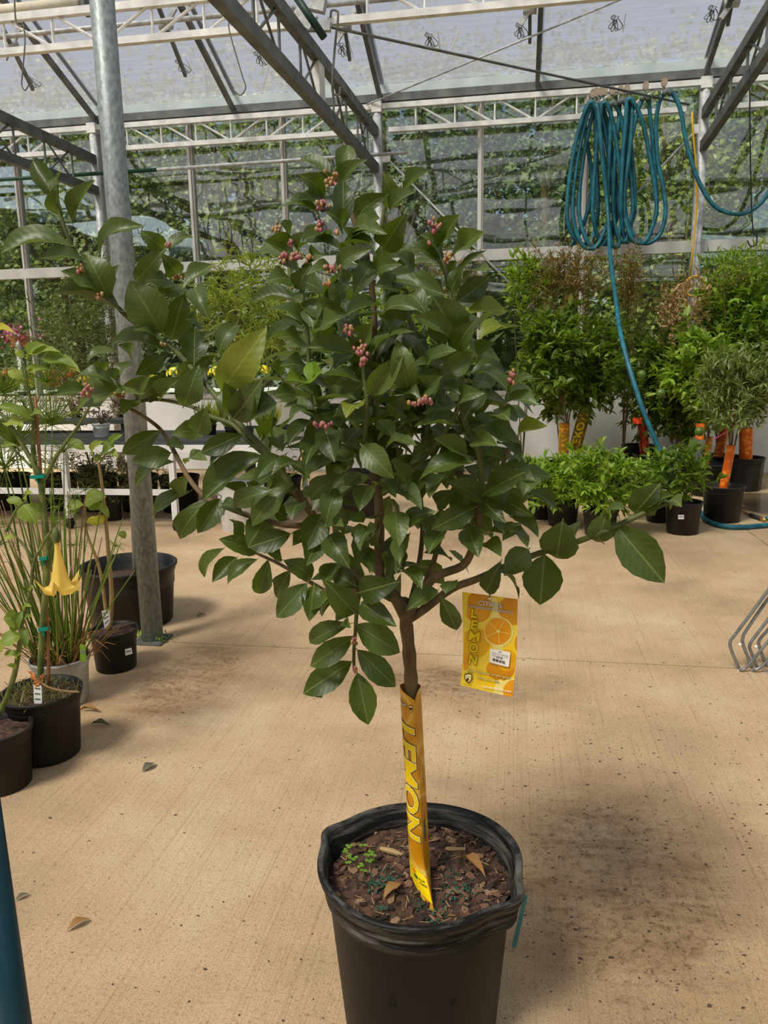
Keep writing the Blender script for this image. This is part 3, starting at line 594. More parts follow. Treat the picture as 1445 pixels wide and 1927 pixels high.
def chip_mesh(i):
    r = random.Random(i); n = r.choice((5, 6)); a = [r.uniform(0, .6) + 2 * pi * k / n for k in range(n)]; el = r.uniform(.45, .9)
    top = [(cos(t) * r.uniform(.8, 1.1), sin(t) * el * r.uniform(.8, 1.1), r.uniform(.12, .22)) for t in a]; bot = [(x * 1.08, y * 1.08, -.15) for x, y, z in top]
    mb = MB().add(top + bot, [tuple(range(n)), tuple(range(2*n-1, n-1, -1))] + [(k, n+k, n+(k+1) % n, (k+1) % n) for k in range(n)]); me = mb.mesh('bark_chip'); me.materials.append(M['chip']); return me
chips = [chip_mesh(i) for i in range(7)]
stuff = MB()
for i in range(1000):
    q = .193 * sqrt(rnd.random()); a = rnd.uniform(0, 2 * pi); x, y = q * cos(a), q * sin(a)
    if abs(x) < .025 and abs(y) < .025: continue
    big = i < 270; s = rnd.uniform(.007, .015) if big else rnd.uniform(.002, .006)
    Mx = Matrix.Translation((PC.x + x, PC.y + y, soil_h(x, y) + s * .25)) @ Matrix.Rotation(rnd.uniform(0, 6.3), 4, 'Z') @ Matrix.Rotation(rnd.gauss(0, .35), 4, 'X') @ Matrix.Rotation(rnd.gauss(0, .35), 4, 'Y') @ Matrix.Diagonal((s, s, s * .8, 1))
    if big: place('bark_chip', rnd.choice(chips), Mx, soil)
    else:
        me = rnd.choice(chips); stuff.add([Mx @ v.co for v in me.vertices], [tuple(p.vertices) for p in me.polygons])
stuff.build('bark_crumbs', M['chip'], soil, kind='stuff')
mb = MB()
for i in range(90):
    q = .185 * sqrt(rnd.random()); a = rnd.uniform(0, 2 * pi); p = Vector((PC.x + q * cos(a), PC.y + q * sin(a), soil_h(q * cos(a), q * sin(a)) + .006)); b = rnd.uniform(0, 6.3); l = rnd.uniform(.008, .022)
    mb.tube([p, p + Vector((l * cos(b), l * sin(b), rnd.uniform(-.002, .006)))], .0009, 4)
mb.build('wood_fibres', M['straw'], soil, kind='stuff')
for (x0, y0, x1, y1, r) in ((716, 1597, 760, 1610, .007), (806, 1603, 875, 1598, .0065), (916, 1670, 950, 1645, .003), (850, 1670, 885, 1690, .004)):
    a, b = atz(x0, y0, SZ + .012), atz(x1, y1, SZ + .012); MB().tube([a, a.lerp(b, .5) + Vector((0, 0, .002)), b], [r * .7, r, r * .6], 6).build('wood_splinter', M['straw'] if r > .006 else M['chip'], soil)
M['fert'] = mat('teal fertiliser prill', S(10,78,62), S(38,118,96), rough=.5, scale=60)
mb = MB()
for cx, cy, sx, sy, n in ((722, 1662, 26, 18, 80), (790, 1690, 16, 12, 30), (868, 1672, 46, 22, 70), (828, 1700, 26, 14, 26), (720, 1710, 14, 6, 14), (818, 1727, 16, 6, 16), (850, 1640, 20, 14, 12), (705, 1672, 12, 12, 20)):
    for _ in range(n):
        p = atz(cx + rnd.gauss(0, sx * .6), cy + rnd.gauss(0, sy * .6), SZ + .014)
        if (p - PC).xy.length < .185: p.z = soil_h(p.x - PC.x, p.y - PC.y) + .007; mb.ball(p, .0018)
mb.build('fertiliser_granules', M['fert'], soil, kind='stuff')
M['sprout'] = leafmat('seedling leaf', [S(96,140,30), S(132,170,52)], trans=.3)
mb = MB()
for px, py in ((658, 1605), (683, 1598), (668, 1625), (690, 1625), (700, 1615), (678, 1640), (684, 1650), (655, 1630), (704, 1622), (660, 1618), (695, 1632), (648, 1612)):
    p = atz(px, py, SZ + .012); h = rnd.uniform(.008, .02); mb.tube([p, p + Vector((0, 0, h))], .0008, 4)
    for k in range(3):
        a = rnd.uniform(0, 6.3); c = p + Vector((.005 * cos(a), .005 * sin(a), h)); mb.ball(c, .0048, 1, (1, 1, .2))
mb.build('seedlings', M['sprout'], soil, kind='stuff')
# ---- wood
T2 = (450, 260, 500 / 1445); T1 = (0, 280, 500 / 1445); T3 = (200, 700, 500 / 1445); T4 = (650, 700, 500 / 1445); T5 = (500, 1050, 300 / 1445); T7 = (960, 850, 340 / 1445)
TY = 1.44
def tx(T, x, y): return (T[0] + x * T[2], T[1] + y * T[2])
def dep(px, py, layer=0, k=.27):
    r2 = ((px - 715) / 400) ** 2 + ((py - 740) / 480) ** 2
    d = k * sqrt(max(0, 1 - r2))
    e = .13 * min(1, max(0, (330 - px) / 200)) + .1 * min(1, max(0, (px - 980) / 150))
    if py > 1060: e += .09 * min(1, (py - 1060) / 100)
    return TY - d - e + layer * .09
def bp(pts, k=.1): return spline([aty(x, y, dep(x, y, 0, k)) for x, y in pts], 4)
def wood(mb, pts, r0, r1, k=.1, n=8):
    P = bp(pts, k); m = len(P); mb.tube(P, [r0 + (r1 - r0) * i / (m - 1) for i in range(m)], n)
trunk = MB(); base = [Vector((-.186, 1.452, .33))] + [aty(x, y, TY) for x, y in ((789, 1560), (781, 1400), (774, 1292), (770, 1230), (763, 1165), (756, 1130))]
P = spline(base, 4); trunk.tube(P, [.0145 - .002 * (i / len(P)) + .0012 * sin(i * 2.1) for i in range(len(P))], 12)
trunk.ball(aty(760, 1140, TY), .0165, 2, (1, 1, 1.1))
wood(trunk, [(763, 1160), (742, 1122), (722, 1108), (714, 1060), (714, 980), (711, 930), (700, 870), (694, 800), (699, 700), (704, 600), (690, 480), (655, 390), (632, 330)], .0125, .0035, .02)
trunk.build('trunk', M['bark'], tree, smooth=True)
gb = MB(); wb = MB()
wood(wb, [(766, 1160), (790, 1120), (820, 1085), (868, 1066), (886, 1040), (899, 992), (905, 940)], .009, .0065, .12)
wood(gb, [(905, 940), (906, 890), (898, 840), (880, 812), (870, 770), (868, 700), (864, 640), (848, 560), (836, 500), (818, 430)], .0062, .003, .24)
wood(wb, [(768, 1166), (800, 1145), (850, 1108), (897, 1090), (940, 1070)], .009, .006, .1)
wood(gb, [(940, 1070), (1012, 1042), (1078, 1022), (1129, 1003), (1162, 989), (1191, 975), (1257, 944)], .006, .0048, .1)
wood(wb, [(745, 1128), (700, 1105), (660, 1075), (630, 1035), (584, 963), (553, 921)], .009, .007, .12)
wood(gb, [(553, 921), (525, 880), (508, 859), (470, 818), (440, 786), (410, 750), (363, 695), (322, 654), (256, 609), (221, 578), (185, 530), (152, 491), (131, 453), (112, 400), (104, 365)], .0068, .003, .2)
wood(gb, [(508, 862), (470, 832), (440, 800), (400, 785), (360, 765), (300, 752), (252, 757)], .005, .003, .2)
wood(wb, [(590, 990), (520, 985), (440, 960), (387, 935), (356, 901), (331, 856), (307, 814), (280, 790), (250, 772), (225, 760)], .006, .003, .2)
wood(wb, [(720, 1118), (670, 1112), (615, 1112), (591, 1100), (529, 1063), (482, 1041)], .006, .0028, .14)
wood(gb, [(735, 1128), (706, 1112), (679, 1116), (672, 1143), (669, 1185), (666, 1222), (666, 1258)], .005, .003, .16)
wood(gb, [(700, 860), (660, 830), (610, 800), (585, 760), (580, 650), (570, 560), (555, 490), (535, 440)], .006, .0028, .12)
wood(gb, [(713, 930), (760, 890), (800, 830), (805, 760), (800, 700), (770, 600), (720, 480), (722, 400), (728, 380)], .006, .003, .02)
wood(wb, [(790, 1122), (815, 1060), (830, 1010), (870, 950), (930, 900), (960, 830), (950, 760), (975, 700)], .006, .003, .0)
wood(gb, [(686, 830), (690, 760), (684, 700), (682, 660)], .004, .003, .26)
wood(wb, [(768, 1150), (785, 1080), (795, 1000), (790, 900), (800, 800)], .006, .004, -.1)
wood(gb, [(866, 760), (845, 800), (800, 860), (760, 900), (720, 930)], .004, .004, .2)
wb.build('limb', M['bark'], tree, smooth=True); gb.build('branch', mat('green citrus twig', S(62,74,26), S(92,98,44), rough=.6, scale=30), tree, smooth=True)
mb = MB(); q = aty(1139, 1025, dep(1139, 1025, 0, .1)); mb.tube([aty(1128, 1016, dep(1128, 1016, 0, .1)), q], [.0025, .0002], 5); mb.build('thorn', M['bark'], tree)
# ---- leaves read from the photograph as (base, tip, width); layer pushes a leaf deeper
L1 = '305 280 185 75 100;335 365 320 200 80;400 400 515 180 65;310 220 325 140 25;385 530 20 570 70;450 610 235 600 60;550 600 775 430 62;590 810 480 585 165;610 830 650 640 60 1;530 790 340 670 60;650 880 310 790 55;740 720 895 545 100;900 550 770 450 90;970 685 880 575 95;920 560 1045 485 45;1000 750 1150 635 65;950 755 795 720 55;1020 770 850 810 70;1060 760 1130 920 100;880 1000 715 730 200;930 1040 1000 800 150 .6;1080 960 1010 930 60;860 1065 730 990 45;920 1110 620 1065 72;1055 1165 1060 975 135;1205 1315 1440 985 185 0 y;1190 1110 1290 965 90;890 1130 745 1225 90;720 1320 815 1235 100;770 1350 890 1225 110;870 1355 990 1250 80;1000 1395 1080 1185 140;1290 1445 1220 1275 105;1290 1445 1420 1265 140;620 1280 420 1245 60;480 1325 310 1340 62;560 1240 510 1170 70;640 1270 570 1215 62;760 1335 430 1430 75;770 1365 670 1445 50;640 1250 705 1160 45;640 1110 480 1160 50 1;1040 1120 1160 1000 80 1;980 1250 1160 1130 110 1;700 1130 640 1070 60 1'
L2 = '545 205 590 45 100;545 265 690 125 80;495 250 335 122 55;480 200 490 120 60 1;470 285 430 190 60;470 320 330 205 90;440 365 335 335 50;440 430 220 385 62;570 485 565 252 110;640 460 808 310 95;550 500 470 405 85;850 370 785 190 105;905 300 1030 185 52;820 405 950 300 82;785 595 900 415 145;660 480 760 440 60;630 540 750 480 60;620 575 795 525 45;610 600 560 490 70;555 610 735 580 45;555 740 710 612 80;560 600 330 610 55;500 530 350 560 45;345 640 360 520 45;290 615 145 560 95;270 550 225 470 45;240 660 75 685 35;320 735 220 685 50;400 700 455 645 45;530 765 372 745 60;370 850 390 700 75;330 800 145 790 58;340 890 360 820 55;325 890 65 900 55;590 960 345 900 105;610 810 505 905 85;625 860 745 690 100;750 750 880 690 80;400 1030 420 910 100;370 1070 165 935 65;360 1050 150 1105 55;375 1140 220 1090 55;765 910 590 960 62;630 1170 380 1140 88;680 1140 725 1015 70;705 1195 940 1060 58;705 1390 885 1190 115;925 1390 860 1108 130;395 1280 230 1240 70;385 1330 460 1230 52 0 b;650 1320 460 1290 55;370 1385 350 1330 60 0 b;230 1300 170 1240 75;1110 850 820 770 105;1190 1090 1060 870 205;1180 900 1350 765 115;1150 860 1340 620 75;1150 655 1330 520 62;1095 610 1195 425 58;1085 630 985 530 90;1100 720 880 615 70;1130 790 1180 670 60 1;1240 770 1360 720 45;1240 950 1445 945 70 0 y;1310 1090 1445 1040 60 0 y;1200 1170 1290 990 110;1150 1110 955 980 75;1020 1240 1175 1160 88;1090 1310 1270 1170 110;990 1400 1100 1300 110;1090 1290 940 1250 50;1020 960 905 860 95;910 850 745 810 55;770 900 900 935 55;780 985 960 935 55;1260 1280 1445 1290 60;1210 1440 1330 1390 85;830 1400 1000 1400 50;820 1070 770 980 45;420 1060 545 985 50;600 1180 520 1250 80 1;760 1180 830 1060 90 1;980 1100 900 1180 90 1;690 700 620 640 70 1;820 760 740 690 70 1;900 1000 800 1080 80 1;1000 1010 1120 1050 80 1;560 1000 660 1080 80 1;480 980 580 900 70 1;1000 800 1110 880 80 1;700 560 640 640 70 1;860 640 950 720 60 1;1300 1190 1390 1120 80 1;540 830 620 740 60 1;500 1400 560 1300 80 1;600 1420 680 1330 80 1;760 1420 700 1320 90 1;1120 1440 1010 1390 80 1'
L3 = '290 320 95 440 95;350 440 150 482 108;370 490 168 615 58;330 400 420 405 55;455 650 260 800 75;440 555 378 645 85;450 485 545 482 72;530 330 362 340 85;540 195 500 322 118;740 340 525 435 98;740 380 570 525 68;860 460 540 692 125;960 465 830 570 85;560 690 408 898 98;620 690 502 868 112;630 730 738 775 85;690 805 698 920 75;905 640 700 722 95;1000 620 802 830 108;860 800 775 950 140;1000 880 785 950 115;815 985 620 912 95;840 955 950 1032 70;640 960 540 1112 52;710 1010 583 1138 82;820 1020 667 1148 72;880 1020 835 1197 95;1000 1080 925 1217 85;965 1025 1108 1122 98;1090 1150 933 1327 118;1130 1160 1105 1347 110;1215 1220 1145 1302 42;1175 775 1080 967 138;1150 910 1090 1047 118;1210 890 1320 1062 128;1195 825 1250 640 112;1300 560 1120 692 88;1200 840 1290 842 80;1070 715 1010 802 68;1250 1060 1185 1150 80 1;1360 1165 1240 1110 88;1445 880 1390 965 70;1360 960 1430 1092 75;1320 480 1072 642 68;1190 308 1240 482 120;1150 360 1087 497 92;1130 270 998 390 58;910 130 1032 130 92;690 250 860 58 148;640 250 690 70 105;890 130 790 252 108;1140 235 970 198 52;1150 180 1060 85 72;1080 70 980 48 40 0 b;1100 115 1130 62 62;1110 60 1172 2 30 0 b;1155 195 1350 155 42;1255 250 1365 320 60;1130 230 1000 252 48;1400 170 1308 248 48 0 y;770 680 640 620 68;1060 520 905 560 58;1280 590 1120 735 85 1;1440 620 1380 752 98;1000 560 900 640 80 1;1080 620 1180 700 80 1;760 600 860 680 70 1;1340 400 1260 300 90 1;1300 620 1380 540 90 1;1400 820 1320 760 80 1;900 740 990 800 80 1;1100 860 1020 930 80 1;1380 300 1300 380 80 1;1250 420 1330 500 90 1;1010 480 1100 560 70 1;640 780 560 720 60 1'
L4 = '90 400 258 572 128;230 400 380 402 70;260 500 330 602 75;250 560 140 530 60;165 620 270 682 75;270 640 408 745 88;270 760 290 942 125;490 760 328 852 88;165 868 82 968 68;60 952 138 1092 78;255 938 272 1087 85;350 880 298 1042 80;285 1095 410 1178 58;500 1188 343 1292 88;545 1202 597 1138 68;520 1228 602 1396 95;545 850 455 987 88;700 738 475 852 118;735 700 555 600 98;695 490 415 582 98;540 558 460 682 85;650 470 485 368 78;600 288 385 297 62;680 310 940 387 68;650 250 752 98 98;745 700 865 817 98;775 530 1022 592 62;760 660 970 548 108;1010 572 965 677 100;1000 650 1142 752 72;830 390 942 485 68;700 380 822 402 92;668 848 722 1002 122;690 790 543 852 98 1;870 700 1012 782 98;895 790 1042 897 74;765 888 890 900 55;880 858 985 952 68;995 965 868 1102 128;760 930 842 1002 85;845 1030 765 1187 95;815 800 860 877 65;430 985 570 1027 48;810 1072 935 1232 26;845 210 1040 182 45;870 150 1025 122 40;890 110 1015 28 58;690 0 870 92 78;945 385 1092 300 56 0 y;820 260 890 265 50;250 130 405 152 60;500 110 620 122 58;410 130 520 28 88;960 560 1000 488 55;640 520 560 440 80 1;360 480 460 420 80 1;820 560 720 480 90 1;600 640 500 720 90 1;420 620 320 560 80 1;880 320 780 260 80 1;330 240 230 180 80 1;300 300 400 260 80 1;600 180 480 220 80 1;850 630 950 720 90 1;600 780 680 860 90 1;400 800 470 880 80 1;180 260 260 340 90 1;60 280 140 180 80 1;940 250 840 200 70 1;560 360 480 300 70 1;130 690 60 620 70 1;700 560 620 620 80 1;760 440 860 470 80 1;320 680 420 600 80 1;950 820 860 900 80 1;520 60 420 10 80 1;560 20 660 60 80 1'
L5 = '808 500 545 215 225;860 310 1200 215 235;820 268 608 168 145 1;640 60 540 232 128;865 408 1172 615 195;640 350 515 525 125 1;770 520 640 592 88 1;822 605 1197 847 240;760 600 418 765 155 .6;800 710 422 970 190;832 835 1162 1152 205;775 940 358 1218 225;830 1045 925 1490 222;800 510 775 627 58;580 345 458 492 66 1;535 1140 517 1262 42'
L7 = '420 555 372 838 275;275 825 240 1207 280;770 490 700 712 185;780 500 905 465 70;1000 490 1195 262 220;850 595 1215 1028 285;1100 430 1300 352 115;1240 430 1365 442 62;500 700 560 560 90 1'
def lm(seed, **k): return leaf_mesh('leaf', seed=seed, **k)
LCOL = [S(54,68,26), S(68,84,32), S(76,94,38), S(92,108,48), S(64,82,36), S(86,104,54)]
M['lemonleaf'] = leafmat('lemon leaf', LCOL, S(132,144,78), trans=.3, rough=.42, spec=.5, tint=S(120,150,20))
M['lemonlime'] = leafmat('sunlit lime lemon leaf', [S(104,140,34), S(124,156,44)], S(150,176,70), trans=.4, rough=.42)  # lime tone puts sunlight into the colour of a few leaves
M['lemonyellow'] = leafmat('yellow and sunlit lemon leaf', [S(112,124,34), S(130,138,46)], S(160,164,70), trans=.35, rough=.45)  # yellow tone, also painting in sun shining through some leaves
forms = [dict(arch=.12, fold=.3, wave=.03, twist=.3), dict(arch=.2, fold=.2, wave=.05, twist=-.35), dict(arch=.07, fold=.4, wave=.03, twist=.15), dict(arch=.16, fold=.12, wave=.07, twist=.4), dict(arch=.24, fold=.22, wave=.04, peak=.96, twist=-.2), dict(arch=.05, fold=.28, wave=.05, peak=.88, twist=-.4)]
LM = []
for i, fdef in enumerate(forms):
    for m_ in ('lemonleaf', 'lemonlime', 'lemonyellow'):
        me = leaf_mesh('leaf', seed=i, tipw=.86, ns=12, **fdef); me.materials.append(M[m_]); LM.append(me)
nleaf = 0; extra = []
def put(P0, P1, wd, nrm, mi, flat_=False):
    global nleaf
    ax = P1 - P0; m = leafM(P0, ax, nrm, ax.length, wd)
    me = LM[(rnd.randrange(6)) * 3 + mi]
    if nleaf < 296: place('leaf', me, m, tree); nleaf += 1
    else: extra.append(m)
allL = []
for T, s in ((T7, L7), (T5, L5), (T1, L1), (T2, L2), (T4, L4), (T3, L3)):
    for e in s.split(';'):
        q = e.split(); bx, by, tx_, ty_, w = map(float, q[:5]); lay = float(q[5]) if len(q) > 5 else 0; mi = {'b': 1, 'y': 2}.get(q[6] if len(q) > 6 else '', 0)
        allL.append((lay, tx(T, bx, by), tx(T, tx_, ty_), w * T[2], mi))
allL.sort(key=lambda e: e[0] >= 1)
for i, (lay, b, t, w, mi) in enumerate(allL):
    mx, my = (b[0] + t[0]) / 2, (b[1] + t[1]) / 2
    Y = dep(mx, my, lay) + rnd.uniform(-.018, .018)
    depth = Y / ray(mx, my).y; mpp = depth / FPX * 1.0     # metres per pixel at that distance
    l2 = math.hypot(t[0] - b[0], t[1] - b[1]) * mpp; w2 = w * mpp
    Lt = max(l2 * 1.02, rnd.uniform(.07, .085)); dz = min(.05, sqrt(max(0, Lt * Lt - l2 * l2))) * (1 if rnd.random() < .8 else -.6)
    P0 = aty(b[0], b[1], Y + dz * .35); P1 = aty(t[0], t[1], Y - dz * .65); P1 = P1 + (P1 - P0) * .05; ax = (P1 - P0).normalized()
    wt = max(w2 * 1.12, .45 * Lt); ph = acos(min(1, w2 * 1.12 / wt)); tc = (CO - (P0 + P1) / 2).normalized()
    n0 = (tc - ax * tc.dot(ax)).normalized(); sd = ax.cross(n0)
    if sd.z < 0: sd = -sd
    put(P0, P1, wt, n0 * cos(ph) + sd * sin(ph), mi)
r3 = random.Random(5)
for i in range(360):   # the leaves deeper in the crown that only show through gaps
    d = Vector((r3.gauss(0, 1), r3.gauss(0, 1), r3.gauss(0, 1))).normalized(); q = r3.random() ** .45
    p = Vector((-.24 + d.x * .26 * q, 1.46 + d.y * .2 * q, 1.36 + d.z * .33 * q))
    if p.y < 1.46 - .12: p.y += .15
    wz = max(.35, 1 - max(0, p.z - 1.4) / .5); p.x = -.24 + (p.x + .24) * wz
    ax = (Vector((p.x + .24, p.y - 1.46, 0)) * 2.5 + Vector((r3.gauss(0, .6), r3.gauss(0, .6), r3.gauss(-.15, .5)))).normalized()
    extra.append(leafM(p, ax, Vector((r3.gauss(0, .4), -.3 + r3.gauss(0, .4), 1)), r3.uniform(.07, .1), r3.uniform(.034, .048)))
leaf_bulk('foliage', [np.array(m) for m in extra], M['lemonleaf'], tree, np.array([(x, y, z) for x, y, z in LV]) * np.array([1.15, 1, 1]))
# ---- pink and cream flower buds
M['budpink'] = mat('pink flower bud', S(148,74,90), S(184,122,120), rough=.5, scale=90); M['budcream'] = mat('cream flower bud', S(150,112,66), S(186,150,100), rough=.5, scale=90)
for px, py, n, sx, sy, pink in ((628, 335, 14, 9, 14, .6), (609, 385, 14, 10, 10, .6), (602, 422, 6, 6, 6, .7), (634, 436, 5, 4, 4, .2), (520, 428, 9, 6, 10, .1), (546, 458, 7, 6, 8, .3), (537, 485, 10, 9, 6, .5), (562, 484, 7, 6, 4, .5), (580, 486, 7, 6, 5, .3), (625, 504, 14, 14, 9, .5), (817, 424, 9, 10, 9, .8), (809, 458, 2, 3, 3, .8), (840, 486, 8, 6, 8, .3), (681, 660, 18, 9, 14, .6), (685, 680, 8, 7, 5, .5), (655, 622, 12, 10, 8, .5), (164, 733, 22, 12, 13, .7), (228, 742, 10, 14, 6, .2), (606, 800, 12, 11, 5, .6), (800, 752, 12, 11, 5, .7), (961, 711, 12, 7, 12, .7), (666, 1208, 7, 5, 4, .5), (667, 1258, 9, 3, 8, .5), (152, 508, 6, 5, 7, .1), (186, 555, 4, 4, 5, .1), (315, 460, 6, 4, 8, .2), (335, 520, 8, 10, 5, .2), (600, 430, 4, 6, 5, .5), (568, 858, 6, 6, 5, .0), (620, 533, 7, 8, 5, .2), (305, 648, 4, 8, 3, .0), (778, 760, 6, 7, 4, .5), (553, 478, 6, 12, 4, .3)):
    Y = dep(px, py) - .035; mb = MB(); mc = MB(); c0 = aty(px, py + sy, Y + .02); dd = Y / FPX
    for k in range(n):
        x, y = rnd.gauss(0, sx * .6), rnd.gauss(0, sy * .6); q = aty(px + x, py + y, Y + rnd.uniform(-.01, .01)); r = rnd.uniform(.0019, .0037)
        (mb if rnd.random() < pink else mc).ball(q, r, 1, (1, 1, 1.25)); mc.tube([c0, q], .0007, 4, False)
    g = mc.build('bud_stalks', M['budcream'], tree, smooth=True)
    if mb.v: mb.build('pink_buds', M['budpink'], g, smooth=True)
# ------------------------------------------------------------------ printed sleeve round the trunk
def printmat(name, stops, sc=18, rough=.35):
    m, nt, p, o = nodes(name); tc = N(nt, 'ShaderNodeTexCoord'); v = N(nt, 'ShaderNodeTexVoronoi', i_Scale=sc); v.feature = 'F1'; nt.links.new(tc.outputs['Object'], v.inputs['Vector'])
    c = ramp(nt, v.outputs['Distance'], stops); nt.links.new(c, p.inputs['Base Color']); p.inputs['Roughness'].default_value = rough; return m
M['sleeve'] = printmat('yellow fruit print', [(0, S(214,146,20)), (.4, S(206,138,16)), (.5, S(214,148,24)), (.56, S(228,190,90)), (.62, S(222,164,30)), (.8, S(206,140,18))], 13)
A0, A1 = aty(772, 1292, 1.437), Vector((-.186, 1.447, .36))
def sleeve_pt(s, u, off=0):     # u 0..1 = left edge to crease, 1..2 = crease to right back, 2..4 wraps behind
    ax = A0.lerp(A1, s); fl = max(0, (s - .86) / .14) ** 1.3
    cr = Vector((.011 + .026 * fl, -.021 - .055 * fl, 0))
    lf, rt = Vector((-.022, .004, 0)), Vector((.021, .002, 0))
    if u <= 1:
        t = u; p = lf.lerp(cr, t) + Vector((-.006, -.008, 0)) * sin(pi * t) * (1 - .6 * fl); n = Vector((-(cr.y - lf.y) * -1, 0, 0)); d = (cr - lf).normalized(); n = Vector((d.y, -d.x, 0))
    elif u <= 2:
        t = u - 1; p = cr.lerp(rt, t); d = (rt - cr).normalized(); n = Vector((d.y, -d.x, 0))
    else:
        a = (u - 2) / 2 * pi; p = Vector((.0215 * cos(a) - .0005, .003 + .017 * sin(a), 0)); n = Vector((cos(a), sin(a), 0))
    return ax + p + n * off
def zcut(u):   # the paper's top edge dips to the crease; bottom edge is cut slanting
    top = .045 * (u ** 2 if u <= 1 else max(0, 2 - u) ** 2 if u < 2 else 0)
    return top
sl_ = thing('trunk_sleeve', A1, 'yellow printed paper sleeve lettered LEMON around the tree trunk', 'sleeve')
mb = MB(); us = [i / 6 for i in range(25)]; ns = 24; vs = []
for i in range(ns + 1):
    for u in us:
        s0 = zcut(u); s = s0 + (1.0 - s0) * i / ns; q = sleeve_pt(s, u)
        if i == ns: q.z = soil_h(q.x - PC.x, q.y - PC.y) - .004
        vs.append(q)
k = len(us); mb.add(vs, [(i*k+j, (i+1)*k+j, (i+1)*k+j+1, i*k+j+1) for i in range(ns) for j in range(k - 1)]).build('paper', M['sleeve'], sl_, smooth=True)
M['ltr'] = flat('bright yellow lettering', S(246,210,10)); M['edge'] = flat('pale letter edge', S(250,238,170)); M['shade'] = flat('brown letter outline', S(96,74,20)); M['inkblack'] = flat('black print', S(28,26,24)); M['whiteprint'] = flat('white print', S(244,240,230)); M['yellowprint'] = flat('plain yellow print', S(252,216,14)); M['orangeprint'] = flat('orange print', S(240,120,24)); M['greenprint'] = flat('green print', S(60,110,46))
SLEN = (A1 - A0).length
def wrap_text(body, s0, length, u0, u1, layers, shear=0, sub=1, rot=False):
    # long-way text: reads downward, letter tops toward the crease
    vs0, f0 = text_mesh(body, 1, shear=shear, bold=.018); xs_ = [v.x for v in vs0]; ys_ = [v.y for v in vs0]; x0, x1, y0, y1 = min(xs_), max(xs_), min(ys_), max(ys_)
    for q, (ofs, m_, z) in enumerate(layers):
        vs, fs = text_mesh(body, 1, shear=shear, bold=.018 + ofs, fine=4); mb = MB()
        out = []
        for v in vs:
            a, b = (v.x - x0) / (x1 - x0), (v.y - y0) / (y1 - y0)
            if rot: out.append(sleeve_pt(s0 + length * (1 - b), u0 + (u1 - u0) * a, z))
            else: out.append(sleeve_pt(s0 + length * a, u0 + (u1 - u0) * b, z))
        mb.add(out, fs).build('lettering' if q == len(layers) - 1 else 'letter_outline', M[m_], sl_)
wrap_text('LEMON', .155, .60, .10, .93, [(.045, 'shade', .0008), (.022, 'edge', .0013), (0, 'ltr', .0018)], shear=.25)
wrap_text('citrus.org', .062, .018, .06, .66, [(.05, 'shade', .0008), (0, 'whiteprint', .0013)], rot=True)
mb = MB(); n = 10    # plain yellow foot of the sleeve
vs = []
for i in range(n + 1):
    for j in range(n + 1):
        u = j / n * .97 + .01; s0 = .845 + .075 * u; vs.append(sleeve_pt(s0 + (.992 - s0) * i / n, u, .0008))
mb.add(vs, [(i*(n+1)+j, (i+1)*(n+1)+j, (i+1)*(n+1)+j+1, i*(n+1)+j+1) for i in range(n) for j in range(n)]).build('yellow_foot', M['yellowprint'], sl_, smooth=True)
def sdisc(s, u, rs, ru, m_, name, z=.0016, n=14, lo=0, hi=2 * pi):
    MB().add([sleeve_pt(s + rs * sin(lo + (hi - lo) * k / n), u + ru * cos(lo + (hi - lo) * k / n), z) for k in range(n)], [tuple(range(n))]).build(name, M[m_], sl_)
sdisc(.905, .47, .011, .09, 'orangeprint', 'sun_emblem'); sdisc(.928, .50, .010, .11, 'greenprint', 'field_emblem')
for k in range(7):
    a = pi + pi * (k + .3) / 7; c = [sleeve_pt(.905 + .016 * sin(a + e) * q, .47 + .14 * cos(a + e) * q, .0016) for q, e in ((1, -.06), (1, .06), (1.35, .04), (1.35, -.04))]
    MB().add(c, [(0, 1, 2, 3)]).build('sun_ray', M['shade'], sl_)
wrap_text('Fruit\nFields', .925, .024, .66, .95, [(0, 'inkblack', .0016)], rot=True)
# small shield crest near the top
sh = [(-.5, -.6), (0, -.75), (.5, -.6), (.5, .1), (.3, .5), (0, .8), (-.3, .5), (-.5, .1)]
for z, m_, q in ((.0009, 'inkblack', 1.0), (.0013, 'edge', .78)):
    MB().add([sleeve_pt(.085 + .026 * y * q, .84 + .15 * x * q, z) for x, y in sh], [tuple(range(8))]).build('shield_crest', M[m_], sl_)
sdisc(.085, .84, .008, .06, 'shade', 'crest_fruit', .0017)
# ------------------------------------------------------------------ hanging tag
TA, TB, TC_ = aty(872, 1114, 1.33), aty(974, 1129, 1.32), aty(867, 1288, 1.325); tnrm = (TB - TA).cross(TC_ - TA).normalized()
if tnrm.y > 0: tnrm = -tnrm
K = 115 / 1081
def tp_(x, y, z=0): return atplane(865 + x * K, 1110 + y * K, TA + tnrm * z, tnrm)
tg = thing('hang_tag', tp_(525, 150), 'yellow citrus tag with a cut fruit picture hanging right of the trunk', 'tag')
corner = [(45, 38), (1025, 168), (1008, 1150), (930, 1900), (10, 1685), (62, 1100)]
fr = [tp_(x, y) for x, y in corner]; bk = [p - tnrm * .001 for p in fr]; n = 6
M['tagbase'] = mat('yellow lemon print', S(250,206,20), S(252,224,70), rough=.3, scale=16)
MB().add(fr + bk, [tuple(range(n)), tuple(range(2*n-1, n-1, -1))] + [(k, n+k, n+(k+1) % n, (k+1) % n) for k in range(n)]).build('card', M['tagbase'], tg)
